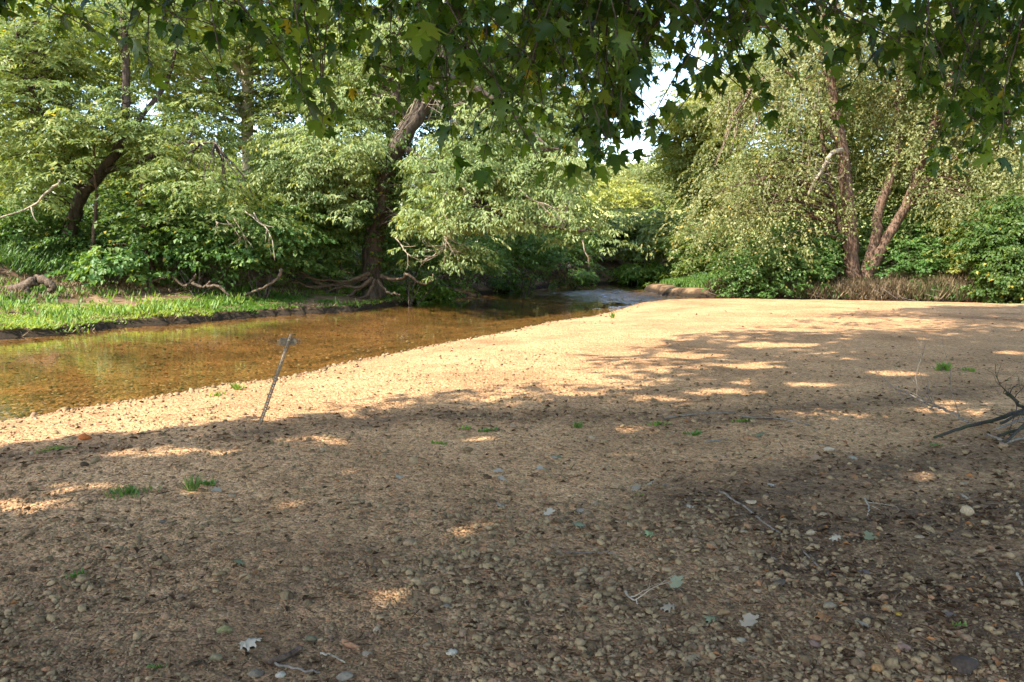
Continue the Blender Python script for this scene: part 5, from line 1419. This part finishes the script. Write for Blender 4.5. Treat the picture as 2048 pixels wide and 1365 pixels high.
lying('twig', 'dark stick on the fine gravel above the middle', 'twig', [(1330, 842), (1400, 836), (1470, 834)], .012, .006)
lying('twig', 'long grey stick lying behind the green sprouts', 'twig', [(1480, 842), (1560, 846), (1620, 858)], .011, .006)
lying('twig', 'short dark stick left of the fresh green leaf spray', 'twig', [(1410, 890), (1455, 882)], .011, .006)
lying('bark_piece', 'long reddish brown curl of bark at the lower left', 'bark', [(538, 1328), (570, 1314), (602, 1296)], .013, .012, 'bark_r')
lying('twig', 'fine dark twig right of the two pale leaves', 'twig', [(1130, 1108), (1200, 1106), (1240, 1110)], .004, .002)
MOSS = lying('fallen_branch', 'mossy fallen branch pointing in from the right edge', 'branch', [(1868, 882), (1930, 868), (1990, 856), (2050, 846), (2130, 838)], .011, .024, 'moss', [.03, .06, .10, .14, .2])
mb = MB(); c = curve([gp(1935, 860, .08), gp(1908, 848, .10), gp(1880, 838, .12), gp(1840, 825, .14), gp(1795, 806, .17)], 16, .006); mb.tube(c, np.linspace(.014, .006, 16), 5, .1)
for q in range(10):
    i0 = rng.integers(2, 15); branchy(mb, c[i0], (rng.normal(-.6, .4), rng.normal(.3, .4), rng.uniform(.0, .8)), rng.uniform(.25, .6), .0055, 1, .5, 4)
mb.build('fallen_branch', M['stick'], origin=gp(1935, 860, 0), label='thin twiggy fallen branch spreading left from the mossy branch', category='branch')
mb = MB(); c = curve([gp(2008, 892, .02), gp(2018, 850, .16) + [0, -.3, 0], P(2040, 812, 7.2), P(2030, 800, 7.2), P(2014, 786, 7.2)], 16, .006); mb.tube(c, np.linspace(.012, .018, 16), 6, .1)
for q in range(8):
    i0 = rng.integers(3, 15); branchy(mb, c[i0], (rng.normal(-.5, .6), rng.normal(0, .4), rng.normal(.1, .5)), rng.uniform(.2, .45), .005, 1, .5, 4)
mb.build('fallen_branch', M['moss'], origin=gp(2008, 892, 0), label='dark crooked branch standing up from the pile at the right edge', category='branch')
PILE = ['lowest thin stick of the branch pile at the right edge', 'second stick from below in the branch pile at the right edge', 'third stick from below in the branch pile at the right edge', 'topmost grey stick of the branch pile at the right edge', 'short slanting stick at the front of the branch pile']
for q, lb in enumerate(PILE):
    y0 = (893, 884, 876, 868, 890)[q]; x0 = (2000, 1995, 1990, 2000, 1972)[q]
    lying('stick', lb, 'stick', [(x0, y0), (x0 + 60, y0 - 14 - 3 * q), (x0 + 150, y0 - 32 - 4 * q)] if q < 4 else [(1972, 876), (2004, 888)], .010 + .003 * (q % 2), .012, 'moss' if q % 2 else 'stick', [.02 + .03 * q, .05 + .03 * q, .1 + .03 * q] if q < 4 else [.03, .03])

# ---------------- small green weeds on the gravel
def weed(label, px_, py_, n, h, w, mat='weed', spread=.05, lean=.6, name='weed'):
    n = int(n * .6); spread *= .8; h *= .85
    g = gp(px_, py_, -.005); mb = MB()
    k_ = max(2, n // 5); a_ = rng.uniform(0, 6.28, k_); spread = min(spread, .12)
    for q in range(k_):     # runners that tie the tuft together
        e_ = g + [math.cos(a_[q]) * spread * 1.3, math.sin(a_[q]) * spread, .01]; mb.tube(np.array([g, (g + e_) / 2 + [0, 0, .01], e_]), .0015, 3, c=.3)
        blades(mb, np.linspace(g[0], e_[0], 4), np.linspace(g[1], e_[1], 4), np.full(4, g[2]), 3, h * .62, w * .5, lean + .3, .3, .006)
    mb.build(name, M[mat], origin=g, label=label, category='plant', group='small green plants on the gravel')


for a in [('wide tuft of green grass on the left gravel', 262, 992, 90, .13, .016, 'grass', .16), ('upright pair of grass blades right of the wide tuft', 385, 985, 25, .24, .012, 'grass', .03, .25), ('leafy bluish weed beside the grass blades', 415, 972, 35, .08, .04, 'vine', .07),
          ('small green weed below the left grass tuft', 150, 1155, 25, .07, .02, 'grass', .05), ('low green weed on the fine gravel in the middle', 978, 866, 40, .08, .04, 'vine', .08), ('small weed left of the low middle weed', 935, 862, 25, .10, .02, 'weed', .08), ('small weed below the low middle weed', 880, 890, 25, .07, .03, 'weed', .07),
          ('upright green seedling at mid gravel', 1155, 858, 25, .15, .03, 'vine', .03, .35), ('green seedlings beside the dark stick', 1318, 850, 30, .10, .03, 'weed', .10), ('green weed in front of the dark stick', 1385, 872, 40, .10, .04, 'vine', .09), ('bright tall seedling on the sunny right gravel', 1885, 738, 45, .26, .06, 'weed', .07, .4),
          ('low weeds right of the tall seedling', 1945, 738, 45, .10, .05, 'weed', .25), ('weeds by the two sticks', 1478, 848, 30, .09, .03, 'weed', .1), ('tiny green sprout among the stones at lower right', 1590, 1150, 10, .035, .02, 'weed', .01), ('small leafy sprout near the bottom right', 1915, 1258, 20, .05, .02, 'weed', .03),
          ('green sprout by the pale oak leaf', 1280, 990, 10, .05, .02, 'weed', .01), ('yellow green weeds at the water edge left of the sign', 470, 768, 40, .20, .04, 'weed', .10, .45), ('sparse weeds at the water edge further left', 435, 780, 25, .14, .04, 'weed', .12), ('thin shoot at the far water edge', 1226, 634, 15, .35, .05, 'weed', .05, .2),
          ('pale grassy fringe on the sunny gravel at left', 110, 897, 160, .05, .012, 'weed', .45), ('tiny leaf sprout left of centre', 925, 1108, 8, .04, .03, 'weed', .01), ('small weed under the mossy branch', 1865, 893, 30, .07, .02, 'grass', .07), ('tiny blue green weed at the bottom left', 312, 1338, 12, .04, .03, 'vine', .03)]:
    weed(*a)

# ---------------- leaning sign post
b = gp(520, 850, 0); Yt = b[1] + .12; top = P(583, 668, Yt)
SPM = plain_mat('weathered_steel', (0.21, 0.16, 0.105), .7, .2, .4, 60)
SIGN = empty('sign_post', b, 'leaning steel sign post with small weathered board by the stream', 'sign')
ax = unit(top - b); Lp = np.linalg.norm(top - b)
sd = unit(np.cross(ax, np.array([0, 1, 0])) * 1.0); sd = unit(sd + np.array([0, -.35, 0])); sd = unit(sd - ax * np.dot(sd, ax)); fw = unit(np.cross(sd, ax))
if fw[1] > 0: fw = -fw
b0 = b - ax * .25; Lp += .25
mb = MB()
def fr(u_, w_, t_): return b0 + ax * u_ + sd * w_ + fw * t_
def quad(mb, a, b_, c, d): mb.add([a, b_, c, d], [(0, 1, 2), (0, 2, 3)])
stp = .026; ns = int(Lp / stp); hw, ho, th = .0085, .003, .002
for q in range(ns):
    u0, u1 = q * stp, (q + 1) * stp; um = (u0 + u1) / 2; us = [u0, um - .006, um + .006, u1]; ws = [-hw, -ho, ho, hw]
    for i0 in range(3):
        for j0 in range(3):
            if i0 == 1 and j0 == 1: continue
            for tt in (0, -th): quad(mb, fr(us[i0], ws[j0], tt), fr(us[i0], ws[j0 + 1], tt), fr(us[i0 + 1], ws[j0 + 1], tt), fr(us[i0 + 1], ws[j0], tt))
for sg in (-1, 1):      # flanges of the channel and its lips
    quad(mb, fr(0, sg * hw, 0), fr(Lp, sg * hw, 0), fr(Lp, sg * (hw + .003), -.014), fr(0, sg * (hw + .003), -.014))
    quad(mb, fr(0, sg * (hw + .003), -.014), fr(Lp, sg * (hw + .003), -.014), fr(Lp, sg * (hw + .008), -.014), fr(0, sg * (hw + .008), -.014))
child(mb, 'post', SPM, SIGN, smooth=False)


def slab(name, outl, y0, y1, mat):
    bm = bmesh.new(); A = [P(x_, y_, y0) for x_, y_ in outl]; D_ = np.array([0, y1 - y0, 0])
    f = bm.faces.new([bm.verts.new(p_) for p_ in A]); bk = bm.faces.new([bm.verts.new(p_ + D_) for p_ in A][::-1])
    n_ = len(A); fv = list(f.verts); bv = list(bk.verts)[::-1]
    for q in range(n_): bm.faces.new((fv[q], bv[q], bv[(q + 1) % n_], fv[(q + 1) % n_]))
    bmesh.ops.recalc_face_normals(bm, faces=bm.faces)
    me = bpy.data.meshes.new(name); bm.to_mesh(me); bm.free(); me.materials.append(mat)
    o = bpy.data.objects.new(name, me); COL.objects.link(o); o.parent = SIGN; o.matrix_parent_inverse = Matrix.Translation(-SIGN.location); return o


m_, nt, N, L = new_mat('clouded_plastic')
t_ = N.new('ShaderNodeBsdfTransparent'); t_.inputs[0].default_value = (.93, .90, .84, 1); d_ = N.new('ShaderNodeBsdfDiffuse'); d_.inputs[0].default_value = (.62, .55, .45, 1)
x_ = N.new('ShaderNodeMixShader'); x_.inputs[0].default_value = .09; L.new(t_.outputs[0], x_.inputs[1]); L.new(d_.outputs[0], x_.inputs[2]); o_ = N.new('ShaderNodeOutputMaterial'); L.new(x_.outputs[0], o_.inputs[0])
sh = slab('clear_sheet', [(553.5, 678.5), (601, 677), (601, 690), (553.5, 691)], Yt + .045, Yt + .049, m_); sh['label'] = 'clouded clear plastic sheet wider than the board'
bd = slab('board', [(560, 676.5), (590.5, 677.5), (594.5, 683.5), (590, 690.5), (561, 691)], Yt + .012, Yt + .034, plain_mat('weathered_board', (0.15, 0.115, 0.075), .85, 0, .45, 40)); bd['label'] = 'weathered brown board with a pointed right end'
mb = MB(); pb = P(577.5, 681, Yt - .02); mb.tube(np.array([pb, pb + [0, .06, 0]]), .006, 6); mb.tube(np.array([pb + [0, -.004, 0], pb + [0, .004, 0]]), .011, 6); bo = child(mb, 'bolt', plain_mat('rusty_bolt', (0.45, 0.38, 0.22), .5, .5), SIGN); bo.parent = bd; bo.matrix_parent_inverse = Matrix.Identity(4)
